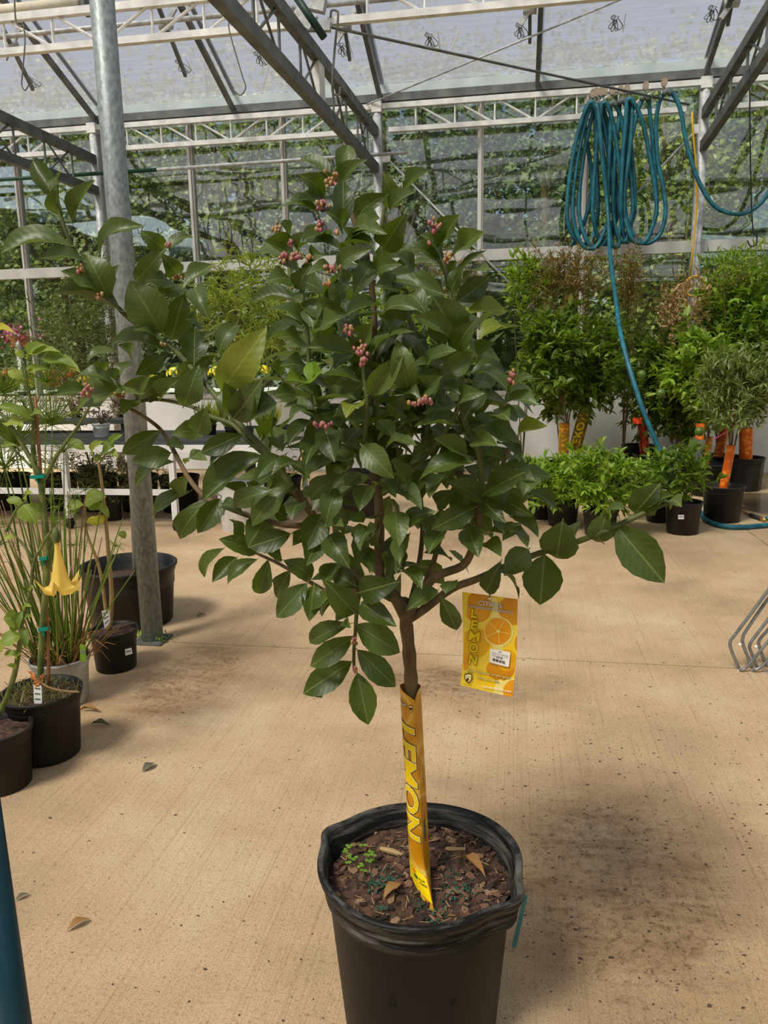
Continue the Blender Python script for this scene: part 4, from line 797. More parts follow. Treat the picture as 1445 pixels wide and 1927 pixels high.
def clip(poly):
    out = poly
    for i in range(n):
        a, b = Vector(corner[i]), Vector(corner[(i+1) % n]); src = out; out = []
        f = lambda p: (b.x - a.x) * (p[1] - a.y) - (b.y - a.y) * (p[0] - a.x)
        for k in range(len(src)):
            p, q = src[k], src[(k+1) % len(src)]; fp, fq = f(p), f(q)
            if fp >= 0: out.append(p)
            if fp * fq < 0: t = fp / (fp - fq); out.append((p[0] + (q[0] - p[0]) * t, p[1] + (q[1] - p[1]) * t))
        if len(out) < 3: return []
    return out
zt = [.0002]
def tpoly(poly, m_, name, lab=None):
    poly = clip(poly)
    if len(poly) < 3: return
    zt[0] += .00006; MB().add([tp_(x, y, zt[0]) for x, y in poly], [tuple(range(len(poly)))]).build(name, M[m_] if isinstance(m_, str) else m_, tg, label=lab)
def ell(cx, cy, rx, ry, ang=0, n=36):
    return [(cx + rx * cos(t) * cos(ang) - ry * sin(t) * sin(ang), cy + rx * cos(t) * sin(ang) + ry * sin(t) * cos(ang)) for t in (2 * pi * k / n for k in range(n))]
M['fruit1'] = mat('orange fruit print', S(206,128,10), S(232,164,14), rough=.3, scale=14); M['fruit2'] = mat('lemon fruit print', S(226,160,8), S(242,188,14), rough=.3, scale=14); M['pale'] = flat('pale pith print', S(244,226,130), .3); M['pulp'] = mat('cut fruit print', S(228,148,10), S(240,176,30), rough=.3, scale=30); M['olive'] = flat('olive print', S(150,128,30))
tpoly(ell(320, 310, 250, 270), 'fruit1', 'printed_fruit'); tpoly(ell(940, 370, 270, 250, .35), 'fruit1', 'printed_fruit'); tpoly(ell(280, 940, 260, 260), 'fruit2', 'printed_fruit')
tpoly(ell(1080, 950, 110, 190), 'fruit1', 'printed_fruit'); tpoly(ell(60, 1260, 130, 160), 'pulp', 'printed_fruit'); tpoly(ell(720, 1400, 250, 200), 'fruit1', 'printed_fruit'); tpoly(ell(830, 1250, 190, 190), 'fruit2', 'printed_fruit')
tpoly([(560, 130), (660, 150), (690, 420), (760, 500), (520, 500), (590, 380)], 'pale', 'printed_gap'); tpoly([(590, 980), (760, 980), (770, 1080), (580, 1080)], 'pale', 'printed_gap'); tpoly([(570, 1900), (640, 1620), (720, 1580), (800, 1640), (720, 1900)], 'pale', 'printed_gap')
tpoly(ell(690, 745, 262, 262), 'pale', 'cut_fruit_rind'); tpoly(ell(680, 735, 238, 238), 'pulp', 'cut_fruit_pulp')
for k in range(10):
    a = 2 * pi * k / 10 + .2; c, s_ = cos(a), sin(a); tpoly([(680 - s_ * 4, 735 + c * 4), (680 + s_ * 4, 735 - c * 4), (680 + c * 225 + s_ * 4, 735 + s_ * 225 - c * 4), (680 + c * 225 - s_ * 4, 735 + s_ * 225 + c * 4)], 'fruit2' if k % 2 else 'pale', 'cut_fruit_segment')
tpoly(ell(680, 735, 30, 24), 'pale', 'cut_fruit_core'); tpoly(ell(930, 1790, 210, 230), 'pale', 'cut_fruit_rind'); tpoly(ell(950, 1800, 185, 205), 'pulp', 'cut_fruit_pulp')
def ttext(body, x0, y0, x1, y1, h, layers, bold=.0):
    vs0, _ = text_mesh(body, 1, bold=bold); a0, a1 = min(v.x for v in vs0), max(v.x for v in vs0); b0, b1 = min(v.y for v in vs0), max(v.y for v in vs0)
    e = Vector((x1 - x0, y1 - y0)); up = Vector((e.y, -e.x)).normalized() * h
    for ofs, m_ in layers:
        zt[0] += .0001; vs, fs = text_mesh(body, 1, offset=ofs, bold=bold); out = []
        for v in vs:
            q = Vector((x0, y0)) + e * ((v.x - a0) / (a1 - a0)) + up * ((v.y - b0) / (b1 - b0)); out.append(tp_(q.x, q.y, zt[0]))
        MB().add(out, fs).build('lettering', M[m_], tg)
M['grey'] = flat('grey outline print', S(112,116,112)); M['olive2'] = flat('olive outline print', S(112,112,20))
ttext('CITRUS', 320, 268, 740, 328, 84, [(.035, 'grey'), (.0, 'whiteprint')], .0)
ttext('INDOOR/OUTDOOR/PATIO', 165, 305, 925, 425, 38, [(.045, 'grey'), (0, 'whiteprint')])
for ch, x0, y0, x1, y1, h in (('L', 195, 490, 300, 500, 160), ('E', 190, 690, 300, 705, 160), ('M', 150, 890, 340, 915, 165), ('O', 155, 1105, 320, 1118, 170), ('N', 150, 1308, 290, 1330, 170)):
    ttext(ch, x0, y0, x1, y1, h, [(.035, 'olive2'), (0, 'ltr')], .025)
ttext('Can I leave it in the pot?', 118, 1440, 890, 1590, 50, [(.05, 'olive2'), (0, 'edge')]); ttext('Yes, you can.', 290, 1572, 700, 1655, 50, [(.05, 'olive2'), (0, 'edge')]); ttext('ourcitrustree.com', 400, 1722, 905, 1820, 40, [(.03, 'pale'), (0, 'whiteprint')])
for q, m_ in ((1, 'inkblack'), (.8, 'edge')): tpoly([(152 + 135 * x * q, 1560 + 115 * y * q) for x, y in sh], m_, 'shield_crest')
tpoly(ell(140, 1590, 26, 30), 'inkblack', 'crest_fruit'); tpoly(ell(150, 1600, 12, 16), 'orangeprint', 'crest_fruit'); ttext('CITRUS', 108, 1545, 198, 1560, 22, [(0, 'olive2')]); 
for x in (62, 92, 128, 158, 190): tpoly([(x, 1652 + x * .18), (x + 20, 1656 + x * .18), (x + 20, 1664 + x * .18), (x, 1660 + x * .18)], 'inkblack', 'small_print')
tpoly([(550, 1042), (870, 1095), (895, 1120), (868, 1350), (845, 1365), (535, 1285), (520, 1265), (538, 1050)], 'whiteprint', 'price_sticker')
ttext('Citrus-Lemon', 570, 1125, 860, 1190, 30, [(0, 'inkblack')]); ttext("Standard 17''", 570, 1165, 850, 1225, 30, [(0, 'inkblack')])
for x in (690, 708, 726): tpoly([(x, 1090 + (x - 690) * .2), (x + 13, 1093 + (x - 690) * .2), (x + 13, 1110 + (x - 690) * .2), (x, 1107 + (x - 690) * .2)], 'inkblack', 'small_print')
for x in (645, 668, 691, 722, 740): tpoly([(x, 1186 + (x - 645) * .2), (x + 15, 1189 + (x - 645) * .2), (x + 15, 1208 + (x - 645) * .2), (x, 1205 + (x - 645) * .2)], 'inkblack', 'small_print')
for k in range(20):
    if k % 5 == 4: continue
    t0, t1 = k / 20, k / 20 + (.03 if k % 3 else .038); f = lambda t, y: (585 + 225 * t, y + 62 * t)
    tpoly([f(t0, 1205), f(t1, 1205), f(t1, 1255), f(t0, 1255)], 'inkblack', 'barcode_bar')
tpoly(ell(525, 155, 22, 20), 'whiteprint', 'punched_hole')
MB().tube([tp_(525, 150, .002), aty(921, 1100, 1.328), aty(921, 1085, 1.33)], .0012, 6).build('string', flat('grey string', S(120,112,108)), tg)
# ------------------------------------------------------------------ left group
M['brug'] = leafmat('angel trumpet leaf', [S(104,130,44), S(138,158,60), S(160,170,66), S(92,118,40)], S(176,190,110), trans=.4, rough=.5)
M['brugyellow'] = leafmat('yellow leaf', [S(196,186,50), S(214,198,64)], trans=.45)
BL = []
for i in range(4):
    me = leaf_mesh('leaf', arch=.14, fold=.2, wave=.08, seed=20 + i, tipw=.8, ns=7); me.materials.append(M['brug']); BL.append(me)
YL = leaf_mesh('leaf', arch=.14, fold=.2, wave=.08, seed=31, ns=7); YL.materials.append(M['brugyellow'])
def pxleaf(root, e, Y, yellow=False):
    bx, by, tx_, ty_, w = e; P0 = aty(bx, by, Y); P1 = aty(tx_, ty_, Y - rnd.uniform(0, .04)); ax = P1 - P0; mpp = Y / ray(bx, by).y / FPX
    tc = (CO - P0).normalized(); me = YL if yellow else rnd.choice(BL)
    place('leaf', me, leafM(P0, ax, tc + Vector((0, 0, .6)), ax.length, w * mpp * 1.1), root)
def stempx(mb, pts, Y, r0, r1, n=8):
    P = spline([aty(x, y, Y) for x, y in pts], 4); m = len(P); mb.tube(P, [r0 + (r1 - r0) * i / (m - 1) for i in range(m)], n)
def label_card(root, pts, Y, name='plant_label', m='white', lines=3):
    p = [aty(x, y, Y) for x, y in pts]; q = [v + Vector((0, .0015, 0)) for v in p]
    o = MB().add(p + q, [(0, 1, 2, 3), (7, 6, 5, 4), (0, 4, 5, 1), (1, 5, 6, 2), (2, 6, 7, 3), (3, 7, 4, 0)]).build(name, M[m], root)
    mb = MB()
    for k in range(lines):
        t0 = (k + .5) / (lines + .5); t1 = t0 + .3 / (lines + .5); f = lambda u, t: p[0].lerp(p[1], u).lerp(p[3].lerp(p[2], u), t) + Vector((0, -.001, 0))
        mb.add([f(.15, t0), f(.85, t0), f(.85, t1), f(.15, t1)], [(0, 1, 2, 3)])
    mb.build('printed_lines', M['grey'], o)
# dark pot with the yellow trumpet flower
cB = atz(78, 1302, .25); cB.z = 0
tB = thing('potted_angel_trumpet', cB, 'black pot with staked stem, teal ties and one hanging yellow trumpet flower', 'potted plant')
nursery_pot(tB, cB, .26, .142, .118, M['potdusty'], depth=.03)
YB_ = cB.y; mb = MB()
stempx(mb, [(76, 1290), (77, 1240), (80, 1180), (86, 1110), (90, 1050), (84, 980), (76, 900)], YB_, .0125, .0105)
stempx(mb, [(72, 905), (62, 860), (63, 800), (58, 760), (50, 715), (47, 672)], YB_, .009, .003); stempx(mb, [(76, 895), (50, 850), (30, 815), (8, 785), (-20, 760)], YB_, .009, .006)
stempx(mb, [(80, 905), (92, 885), (106, 858), (130, 825), (150, 798), (168, 765)], YB_, .009, .005); stempx(mb, [(60, 880), (30, 850), (0, 822)], YB_, .005, .003)
mb.build('stems', M['greenstem'], tB, smooth=True)
mb = MB(); stempx(mb, [(92, 1290), (88, 1150), (80, 950), (66, 745)], YB_ + .012, .007, .006); mb.build('stake', mat('bamboo stake', S(126,84,46), S(158,112,66), rough=.7, scale=20), tB, smooth=True)
M['tie'] = flat('teal plastic tie', S(0,128,108), .4)
for px, py, w in ((71, 897, 26), (82, 1051, 14), (82, 1184, 18)):
    a, b = aty(px - w / 2, py + 1, YB_ - .016), aty(px + w / 2, py - 1, YB_ - .016); o = MB().bar(a, b, .012, .012).build('tie', M['tie'], tB)
    MB().bar(a.lerp(b, .4), a.lerp(b, .55) - Vector((0, .004, .025)), .003, .008, (0, 1, 0)).build('tie_end', M['tie'], o)
for e in ((52, 675, 86, 648, 22), (52, 672, 114, 662, 22), (75, 676, 142, 692, 26), (105, 680, 152, 702, 22), (44, 714, 14, 699, 22), (55, 702, 91, 695, 16), (46, 672, 27, 662, 14), (60, 788, -4, 764, 22), (60, 782, 80, 780, 16), (12, 797, 46, 803, 26), (44, 950, 68, 985, 42), (44, 950, 12, 940, 18), (50, 940, 62, 928, 16), (52, 700, 58, 690, 10), (98, 676, 128, 698, 16), (4, 842, 34, 840, 10)): pxleaf(tB, e, YB_ - .01)
pxleaf(tB, (-6, 622, 27, 627, 16), YB_, True)
flp = [(.004, 0), (.012, -.012), (.0135, -.03), (.008, -.055), (.009, -.075), (.015, -.11), (.022, -.15), (.028, -.18), (.036, -.205), (.046, -.222), (.056, -.224), (.06, -.212)]
c = aty(104, 994, YB_ - .06); nn = 40
def frf(a, i, r, z):
    return r * (1 + (.05 * cos(5 * a) if i < 8 else .12 * cos(5 * a) + .1 * max(0, cos(5 * a)) ** 6 * (i - 8)))
M['trumpet'] = leafmat('yellow trumpet petal', [S(250,222,110), S(252,230,140)], trans=.4, rough=.5, tint=S(255,225,110))
mt = MB().lathe(flp, c, nn, frf, close=False)
for i in range(9, 12):
    for k in range(nn): x, y, z = mt.v[i*nn+k]; q = max(0, cos(5 * 2 * pi * k / nn)) ** 3; mt.v[i*nn+k] = (x, y, z + .014 * q * (i - 8) - .006 * (1 - q) * (11 - i))
fo = mt.build('trumpet_flower', M['trumpet'], tB, smooth=True, label='hanging yellow trumpet flower with curled rim')
mb = MB(); mb.tube([aty(90, 1012, YB_ - .01), aty(98, 996, YB_ - .04), c], .003, 6); mb.lathe([(.003, .004), (.0135, -.012), (.0155, -.03), (.012, -.05)], c, 12, close=False); mb.build('calyx', M['greenstem'], fo, smooth=True)
label_card(tB, [(63, 1288), (78, 1290), (79, 1324), (64, 1324)], cB.y - .1)
mb = MB(); mb.tube(spline([aty(x, y, cB.y - .12) for x, y in ((66, 1275), (85, 1290), (100, 1296), (120, 1300), (149, 1302))], 3), .004, 6); mb.build('dry_flower_stalk', M['straw'], tB, smooth=True)
mb = MB()
for k in range(7):
    a = aty(70 + rnd.uniform(-8, 10), 1276 + rnd.uniform(-12, 12), cB.y - .125 + rnd.uniform(-.01, .01)); mb.add([a + Vector((rnd.gauss(0, .014), rnd.gauss(0, .006), rnd.gauss(0, .014))) for _ in range(4)], [(0, 1, 2), (1, 2, 3), (0, 2, 3)])
mb.build('withered_flower', mat('withered orange petal', S(168,92,36), S(206,134,70), rough=.8, scale=40), tB)
mb = MB()
for k in range(170):
    q = .13 * sqrt(rnd.random()); a = rnd.uniform(0, 6.3); p = cB + Vector((q * cos(a), q * sin(a), .232)); b = rnd.uniform(0, 6.3); mb.tube([p, p + Vector((.02 * cos(b), .02 * sin(b), rnd.uniform(.004, .04))), p + Vector((.045 * cos(b), .045 * sin(b), rnd.uniform(.0, .05)))], .0012, 4, False)
mb.build('moss_and_grass', leafmat('fine weed', [S(84,104,36), S(120,118,56), S(150,126,76)]), tB, kind='stuff')
# pot cut by the left edge
cA = atz(-8, 1372, .21); cA.z = 0
tA = thing('potted_cutting', cA, 'black pot cut by the left edge with a leaning pale stem and lime leaves', 'potted plant'); nursery_pot(tA, cA, .22, .118, .098, M['potdusty'], depth=.025)
mb = MB(); stempx(mb, [(-4, 1345), (14, 1310), (28, 1265), (36, 1220), (42, 1170), (57, 1115), (63, 1060), (75, 1035), (93, 1003)], cA.y, .011, .004); stempx(mb, [(63, 1058), (48, 1030), (30, 1010), (14, 990)], cA.y, .006, .003); stempx(mb, [(12, 1000), (30, 960), (50, 942)], cA.y, .005, .003); mb.build('stem', M['greenstem'], tA, smooth=True)
for e in ((33, 1168, 6, 1164, 36), (42, 1150, 24, 1190, 20), (44, 1178, 49, 1222, 15), (40, 1195, 2, 1212, 30), (12, 1205, -8, 1228, 22), (36, 1232, 8, 1232, 14), (33, 1240, 42, 1230, 12), (46, 1148, 60, 1142, 12), (30, 1258, 12, 1252, 10), (48, 1165, 62, 1160, 12), (58, 1112, 64, 1106, 10), (30, 1012, 6, 1012, 12)): pxleaf(tA, e, cA.y - .01)
# papyrus clump
cC = atz(112, 1238, .2); cC.z = 0
tC = thing('potted_papyrus', cC, 'pale grey pot packed with tall green papyrus stems and fine tufted heads', 'potted plant')
nursery_pot(tC, cC, .21, .125, .105, mat('printed grey pot', S(150,154,152), S(206,208,204), rough=.5, scale=7), depth=.02)
M['sedge'] = leafmat('papyrus stem', [S(70,98,26), S(96,124,34), S(124,146,48), S(110,132,40)], trans=.15); M['drysedge'] = leafmat('dry papyrus stem', [S(150,104,58), S(176,134,80), S(130,84,48)], trans=.1)
r4 = random.Random(9)
M['tuft'] = leafmat('papyrus tuft', [S(112,140,40), S(140,166,56), S(92,124,36)], trans=.3)
def umbel(root, c, R, n, up=.5, ww=.0012):
    mb = MB()
    for k in range(n):
        d = Vector((r4.gauss(0, .6), r4.gauss(0, .6), r4.gauss(up, .4))).normalized(); l = R * r4.uniform(.6, 1.1); mid = c + d * l * .55 + Vector((0, 0, .06 * l)); e = c + d * l - Vector((0, 0, .1 * l))
        mb.tube([c, mid, e], [ww, ww * .9, ww * .4], 3, False)
    mb.build('tuft', M['tuft'], root, kind='stuff')
tops = [(28, 840, .30, 150), (98, 800, .24, 120), (10, 880, .24, 90), (98, 875, .1, 40), (120, 850, .1, 40), (60, 790, .24, 90), (-10, 780, .28, 90), (8, 740, .3, 90), (88, 720, .2, 60)]
for k in range(92):
    a = r4.uniform(0, 6.3); q = .095 * sqrt(r4.random()); b = cC + Vector((q * cos(a), q * sin(a), .19))
    if k < len(tops): x, y, R, n = tops[k]; e = aty(x, y, cC.y + r4.uniform(-.1, .12))
    else: h = r4.uniform(.3, .78); e = b + Vector((cos(a) * q * 2.2 + r4.gauss(-.05, .07), sin(a) * q * 2 + r4.gauss(0, .05), h)); n = 0
    dry = n == 0 and r4.random() < .32; mb = MB(); r_ = r4.uniform(.0035, .0055) * (.7 if dry else 1)
    mb.tube(spline([b, b.lerp(e, .5) + Vector((0, 0, .02)), e], 3), [r_ * (1 - .5 * i / 6) for i in range(7)], 5); mb.build('stem', M['drysedge' if dry else 'sedge'], tC, smooth=True)
    if n: umbel(tC, e, R, n)
    elif r4.random() < .3: umbel(tC, e, .07, 16, .1)
mb = MB()
for k in range(120):
    a = r4.uniform(0, 6.3); q = .13 * sqrt(r4.random()); p = cC + Vector((q * cos(a), q * sin(a), .2)); d = Vector((cos(a) * .5 + r4.gauss(0, .5), sin(a) * .5 + r4.gauss(0, .5), .9)).normalized(); l = r4.uniform(.06, .2); mb.tube([p, p + d * l, p + d * l * 1.5 + Vector((0, 0, -.08 * r4.random()))], [.0018, .0015, .0006], 3, False)
mb.build('dead_blades', M['drysedge'], tC, kind='stuff')
label_card(tC, [(150, 1212), (160, 1214), (163, 1245), (151, 1245)], cC.y - .12, 'picture_label', 'sprout', 1)
# small pot with two bare stems
cD = atz(213, 1184, .195); cD.z = 0
tD = thing('potted_sapling', cD, 'small black pot with two bare stems and a white sticker, left of the zinc pole', 'potted plant'); nursery_pot(tD, cD, .2, .113, .095, M['pot'], depth=.02)
mb = MB(); stempx(mb, [(203, 1190), (197, 1130), (186, 1065), (165, 1010), (162, 985), (160, 950)], cD.y, .0095, .005); stempx(mb, [(206, 1188), (210, 1120), (204, 1040), (199, 980), (191, 905), (185, 870)], cD.y, .012, .006); stempx(mb, [(186, 875), (176, 858)], cD.y, .004, .003); stempx(mb, [(186, 875), (199, 852)], cD.y, .004, .003); mb.build('stems', mat('tan stem', S(150,122,74), S(172,146,94), rough=.7, scale=24), tD, smooth=True)
for e in ((160, 846, 124, 832, 22), (172, 852, 195, 830, 18), (192, 850, 216, 840, 26), (206, 838, 231, 818, 18), (190, 856, 178, 868, 14), (205, 850, 222, 862, 14), (158, 950, 124, 955, 20), (160, 945, 200, 935, 36), (165, 950, 190, 960, 20), (185, 945, 205, 975, 14), (150, 955, 130, 968, 14), (225, 1000, 236, 1014, 14)): pxleaf(tD, e, cD.y - .01)
for e in ((172, 972, 180, 990, 22), (182, 970, 193, 987, 18)): pxleaf(tD, e, cD.y - .02, True)
label_card(tD, [(235, 1222), (247, 1219), (249, 1230), (236, 1234)], cD.y - .125, 'sticker', 'white', 1); label_card(tD, [(191, 1150), (205, 1147), (207, 1170), (197, 1184)], cD.y - .06, 'plant_label')
# big empty pot behind the pole
cE = atz(252, 1190); cE = cE + Vector((cE.x, cE.y, 0)).normalized() * .215; cE.z = 0; hE = aty(252, 1060, cE.y).z
tE = thing('large_pot', cE, 'big black tub holding a bamboo cane, behind the thick zinc pole', 'pot'); nursery_pot(tE, cE, hE, .262, .225, M['pot'], n=44, depth=.1)
mb = MB(); stempx(mb, [(254, 1080), (251, 1000), (247, 930)], cE.y + .05, .013, .012); mb.build('cane', mat('grey cane', S(96,90,78), S(124,116,100)), tE, smooth=True)
for a, z in ((-112, .22), (-112, .17)):
    d = Vector((cos(R_(a)), sin(R_(a)), 0)); q = cE + d * .243 + Vector((0, 0, z)); MB().tube([q - d * .008, q + d * .004], .01, 10).build('moulded_dimple', M['rubber'], tE)
# weeds at the foot of the pole
for px, py in ((300, 1206), (262, 1200)):
    p = atz(px, py); t = thing('weed', p, 'low green weed sprouting at the foot of the zinc pole, ' + ('right side' if px > 280 else 'left side'), 'weed'); mb = MB()
    leaf_bulk('leaves', [np.array(leafM(p + Vector((rnd.gauss(0, .03), rnd.gauss(0, .03), rnd.uniform(.0, .03))), (rnd.gauss(0, 1), rnd.gauss(0, 1), .8), (0, 0, 1), .02, .014)) for _ in range(60)], M['sprout'], t)
# ---- rolling bench
M['oleander'] = leafmat('narrow grey green leaf', [S(104,116,68), S(128,138,86), S(84,98,54), S(150,154,104)], trans=.2)
bx0, bx1, by0, by1, bz = -7.4, -2.13, 6.26, 7.75, .765
t = thing('rolling_bench', ((bx0 + bx1) / 2, (by0 + by1) / 2, 0), 'white framed rolling bench with black slatted top on the left', 'bench')
fb = MB(); fb.box((bx0, by0, bz - .06), (bx1, by0 + .04, bz)); fb.box((bx0, by1 - .04, bz - .06), (bx1, by1, bz)); fb.box((bx1 - .04, by0, bz - .06), (bx1, by1, bz)); fb.build('frame', M['white'], t)
M['slat'] = mat('black plastic decking', S(44,44,44), S(72,72,70), rough=.6, scale=5, stretch=(.3, 1, 1))
for k in range(8): MB().box((bx0 + .01, by0 + .05 + k * .175, bz - .02), (bx1 - .05, by0 + .21 + k * .175, bz + .004)).build('slat', M['slat'], t)
for x, y in ((-2.17, by0 + .03), (-2.17, by1 - .03), (-2.97, by0 + .03), (-4.0, by0 + .03), (-4.0, by1 - .03), (-5.8, by0 + .03)):
    l = MB().box((x - .025, y - .025, .1), (x + .025, y + .025, bz - .05)).build('leg', M['white'], t); MB().tube([(x - .015, y, .05), (x + .015, y, .05)], .05, 14).build('caster', M['rubber'], l, smooth=True)
MB().box((-4.0, by0, .32), (-2.97, by0 + .04, .37)).build('lower_rail', M['white'], t); MB().box((-5.8, by0, .32), (-4.0, by0 + .04, .37)).build('lower_rail', M['white'], t)
for i, (px, lb) in enumerate(((60, 'first'), (150, 'second'), (225, 'third'), (300, 'fourth'), (375, 'fifth'), (560, 'sixth'))):  # row of pots added to darken the shade below the bench
    q = atz(px, 962); q.y = 7.2; q.x = atz(px, 940).x * .98; q.z = 0; t_ = thing('nursery_pot', q, 'black nursery pot added for shade under the bench, ' + lb + ' from the left of the row', 'pot', 'black pots added for shade under the bench'); nursery_pot(t_, q, .36, .2, .17, M['potdusty'], n=20)
    if i != 4:
        L = crown((q.x, q.y, .48), (.24, .2, .14), 26, 4, .09, .022, rnd, .2); foliage(t_, L, M['oleander'], 20, NV)
# second shelf tier standing on the bench
t = thing('bench_riser', (-5.4, 7.55, bz), 'low dark plank riser standing along the back of the rolling bench', 'shelf'); MB().box((-7.3, 7.35, bz + .1), (-3.9, 7.72, bz + .14)).build('board', M['slat'], t)
for x in (-7.2, -5.5, -4.0): MB().box((x - .03, 7.4, bz + .004), (x + .03, 7.7, bz + .1)).build('foot', M['slat'], t)
M['grass'] = leafmat('young grass', [S(150,160,60), S(174,180,74), S(120,140,48)], trans=.4)
def grass_pot(x, y, z, r, h, gh, label, n=90, m='grass', pm='pot'):
    t = thing('potted_grass', (x, y, z), label, 'potted plant'); nursery_pot(t, (x, y, z), h, r, r * .85, M[pm], depth=.01, n=16)
    ms = []
    for _ in range(n):
        a = rnd.uniform(0, 6.3); q = r * .8 * sqrt(rnd.random()); ax = Vector((cos(a) * .35 + rnd.gauss(0, .2), sin(a) * .35 + rnd.gauss(0, .2), 1)); ms.append(leafM(Vector((x + q * cos(a), y + q * sin(a), z + h * .9)), ax, (cos(a), sin(a), .3), gh * rnd.uniform(.5, 1.1), .012))
    foliage(t, ms, M[m], 20, NV, 'blade')
zb = bz + .004
for px, py, lb in ((395, 818, 'yellow green grass pot, leftmost of the three on the bench'), (437, 822, 'yellow green grass pot, middle of the three on the bench'), (505, 826, 'yellow green grass pot beside the black trays at the bench corner')):
    p = atz(px, py, zb); grass_pot(p.x, p.y, zb, .07, .1, .26, lb)
for px, py, lb in ((545, 812, 'black seed tray at the right corner of the bench'), (470, 815, 'black seed tray between the grass pots on the bench')):
    p = atz(px, py, zb); t = thing('seed_tray', p, lb, 'tray'); mb = MB(); mb.box((p.x - .13, p.y - .1, zb + .001), (p.x + .13, p.y + .1, zb + .012))
    for a, b in (((-.13, -.1), (.13, -.085)), ((-.13, .085), (.13, .1)), ((-.13, -.1), (-.115, .1)), ((.115, -.1), (.13, .1))): mb.box((p.x + a[0], p.y + a[1], zb + .01), (p.x + b[0], p.y + b[1], zb + .065))
    mb.build('tray', M['pot'], t)
    for i in (-1, 0, 1): MB().box((p.x + i * .075 - .032, p.y - .07, zb + .012), (p.x + i * .075 + .032, p.y + .07, zb + .05)).build('cell', M['soil'], t)
M['purple'] = leafmat('purple leaf', [S(84,40,56), S(112,60,70), S(140,110,104), S(60,44,40)], trans=.2)
def small_pot_plant(name, p, r, h, label, m, crad, ln, wd, ntw, potm='pot', cat='potted plant', nparts=30, lift=.0, group=None):
    t = thing(name, p, label, cat, group); nursery_pot(t, p, h, r, r * .82, M[potm], depth=.02, n=20)
    L = crown((p.x, p.y, p.z + h + crad[2] * .8 + lift), crad, ntw, 4, ln, wd, rnd, .2); foliage(t, L, M[m], nparts)
    mb = MB()
    for k in range(5):
        a = rnd.uniform(0, 6.3); mb.tube([(p.x, p.y, p.z + h - .02), (p.x + crad[0] * .5 * cos(a), p.y + crad[1] * .5 * sin(a), p.z + h + crad[2] * 1.1 + lift)], .005, 5)
    mb.build('stems', M['bark'], t, smooth=True)
    return t
tw = small_pot_plant('potted_annual', atz(192, 822, zb), .085, .13, 'white pot with a printed label on the bench, left of the zinc pole', 'purple', (.12, .12, .1), .07, .02, 30, 'white')
p = atz(192, 822, zb); a = p + Vector((-.03, -.088, .085)); MB().box(tuple(a), (a.x + .02, a.y + .002, a.z + .02)).build('printed_label', M['grey'], tw); MB().box((a.x - .01, a.y, a.z - .04), (a.x + .005, a.y + .002, a.z)).build('printed_label', M['grey'], tw)
small_pot_plant('potted_coleus', atz(150, 800, zb), .08, .1, 'purple leaved plant at the back of the bench behind the lemon buds', 'purple', (.17, .15, .15), .09, .04, 50)
small_pot_plant('potted_coleus', atz(232, 795, zb), .08, .1, 'purple leaved plant on the bench just right of the white pot', 'purple', (.14, .14, .12), .08, .03, 40)
def tall_shrub(name, px, py, Y, crad, label, m, ln, wd, ntw, zc=None, templ=NV, per=5, nparts=60, up=.8, cat='shrub', potr_=.16, floor=True, trunkr=.008, shell=.3):
    c = aty(px, py, Y); p = Vector((c.x, c.y, 0)); t = thing(name, p, label, cat); nursery_pot(t, p, .3, potr_, potr_ * .85, M['pot'], n=24)
    L = crown(c, crad, ntw, per, ln, wd, rnd, shell, up); foliage(t, L, M[m], nparts, templ); mb = MB()
    for k in range(4):
        a = rnd.uniform(0, 6.3); e = c + Vector((crad[0] * .6 * cos(a), crad[1] * .6 * sin(a), crad[2] * rnd.uniform(-.3, .3))); mb.tube(spline([p + Vector((0, 0, .26)), p.lerp(e, .5) + Vector((0, 0, .1)), e], 4), [trunkr * (1 - .08 * i) for i in range(9)], 6)
    mb.build('stems', M['bark'], t, smooth=True); return t
tall_shrub('oleander_shrub', 150, 640, 8.3, (.75, .4, .55), 'thin wispy narrow leaved shrub behind the bench at the far left', 'oleander', .16, .024, 170)
tall_shrub('oleander_shrub', 235, 560, 8.6, (.55, .4, .8), 'tall narrow leaved shrub rising behind the zinc pole', 'oleander', .16, .024, 170)
tall_shrub('oleander_shrub', 205, 895, 6.7, (.62, .28, .24), 'dark narrow leaved plant under the bench by the zinc pole', 'oleander', .08, .014, 230, potr_=.1)
M['limewillow'] = leafmat('lime drooping leaf', [S(142,158,52), S(168,182,66), S(188,190,84), S(118,136,46)], trans=.4)
tall_shrub('lime_shrub', 468, 585, 9.2, (.85, .45, .75), 'yellow green drooping shrub against the glass left of the lemon tree', 'limewillow', .16, .04, 420, up=-.2)
# metal pail and barrel behind the bench legs
c = atz(452, 995, 0); t = thing('metal_bucket', c, 'ribbed galvanised bucket standing behind the white bench leg', 'bucket')
pr = [(.155, 0), (.16, .02), (.175, .28), (.182, .29), (.178, .3), (.19, .42), (.198, .43), (.192, .435), (.18, .4), (.17, .3)]
MB().lathe(pr, c, 40, lambda a, i, r, z: r + (.003 * sin(40 * a) if i < 7 else 0), close=False).build('body', M['whitesteel'], t, smooth=True); MB().tube(spline([c + Vector((-.19, 0, .4)), c + Vector((-.12, -.14, .33)), c + Vector((.1, -.15, .33)), c + Vector((.19, 0, .4))], 5), .006, 6).build('handle', M['wire'], t, smooth=True)
MB().lathe([(.001, .38), (.178, .385)], c, 24, close=False).build('soil', M['soil'], t)
c = atz(668, 968, 0); t = thing('black_tub', c, 'scuffed dark tub on the floor seen through the lemon branches', 'tub'); nursery_pot(t, c, .42, .24, .21, M['potdusty'], n=36)
L = crown((c.x, c.y, .75), (.3, .3, .3), 50, 5, .1, .045, rnd, .3); foliage(t, L, M['lemonleaf'], 30)
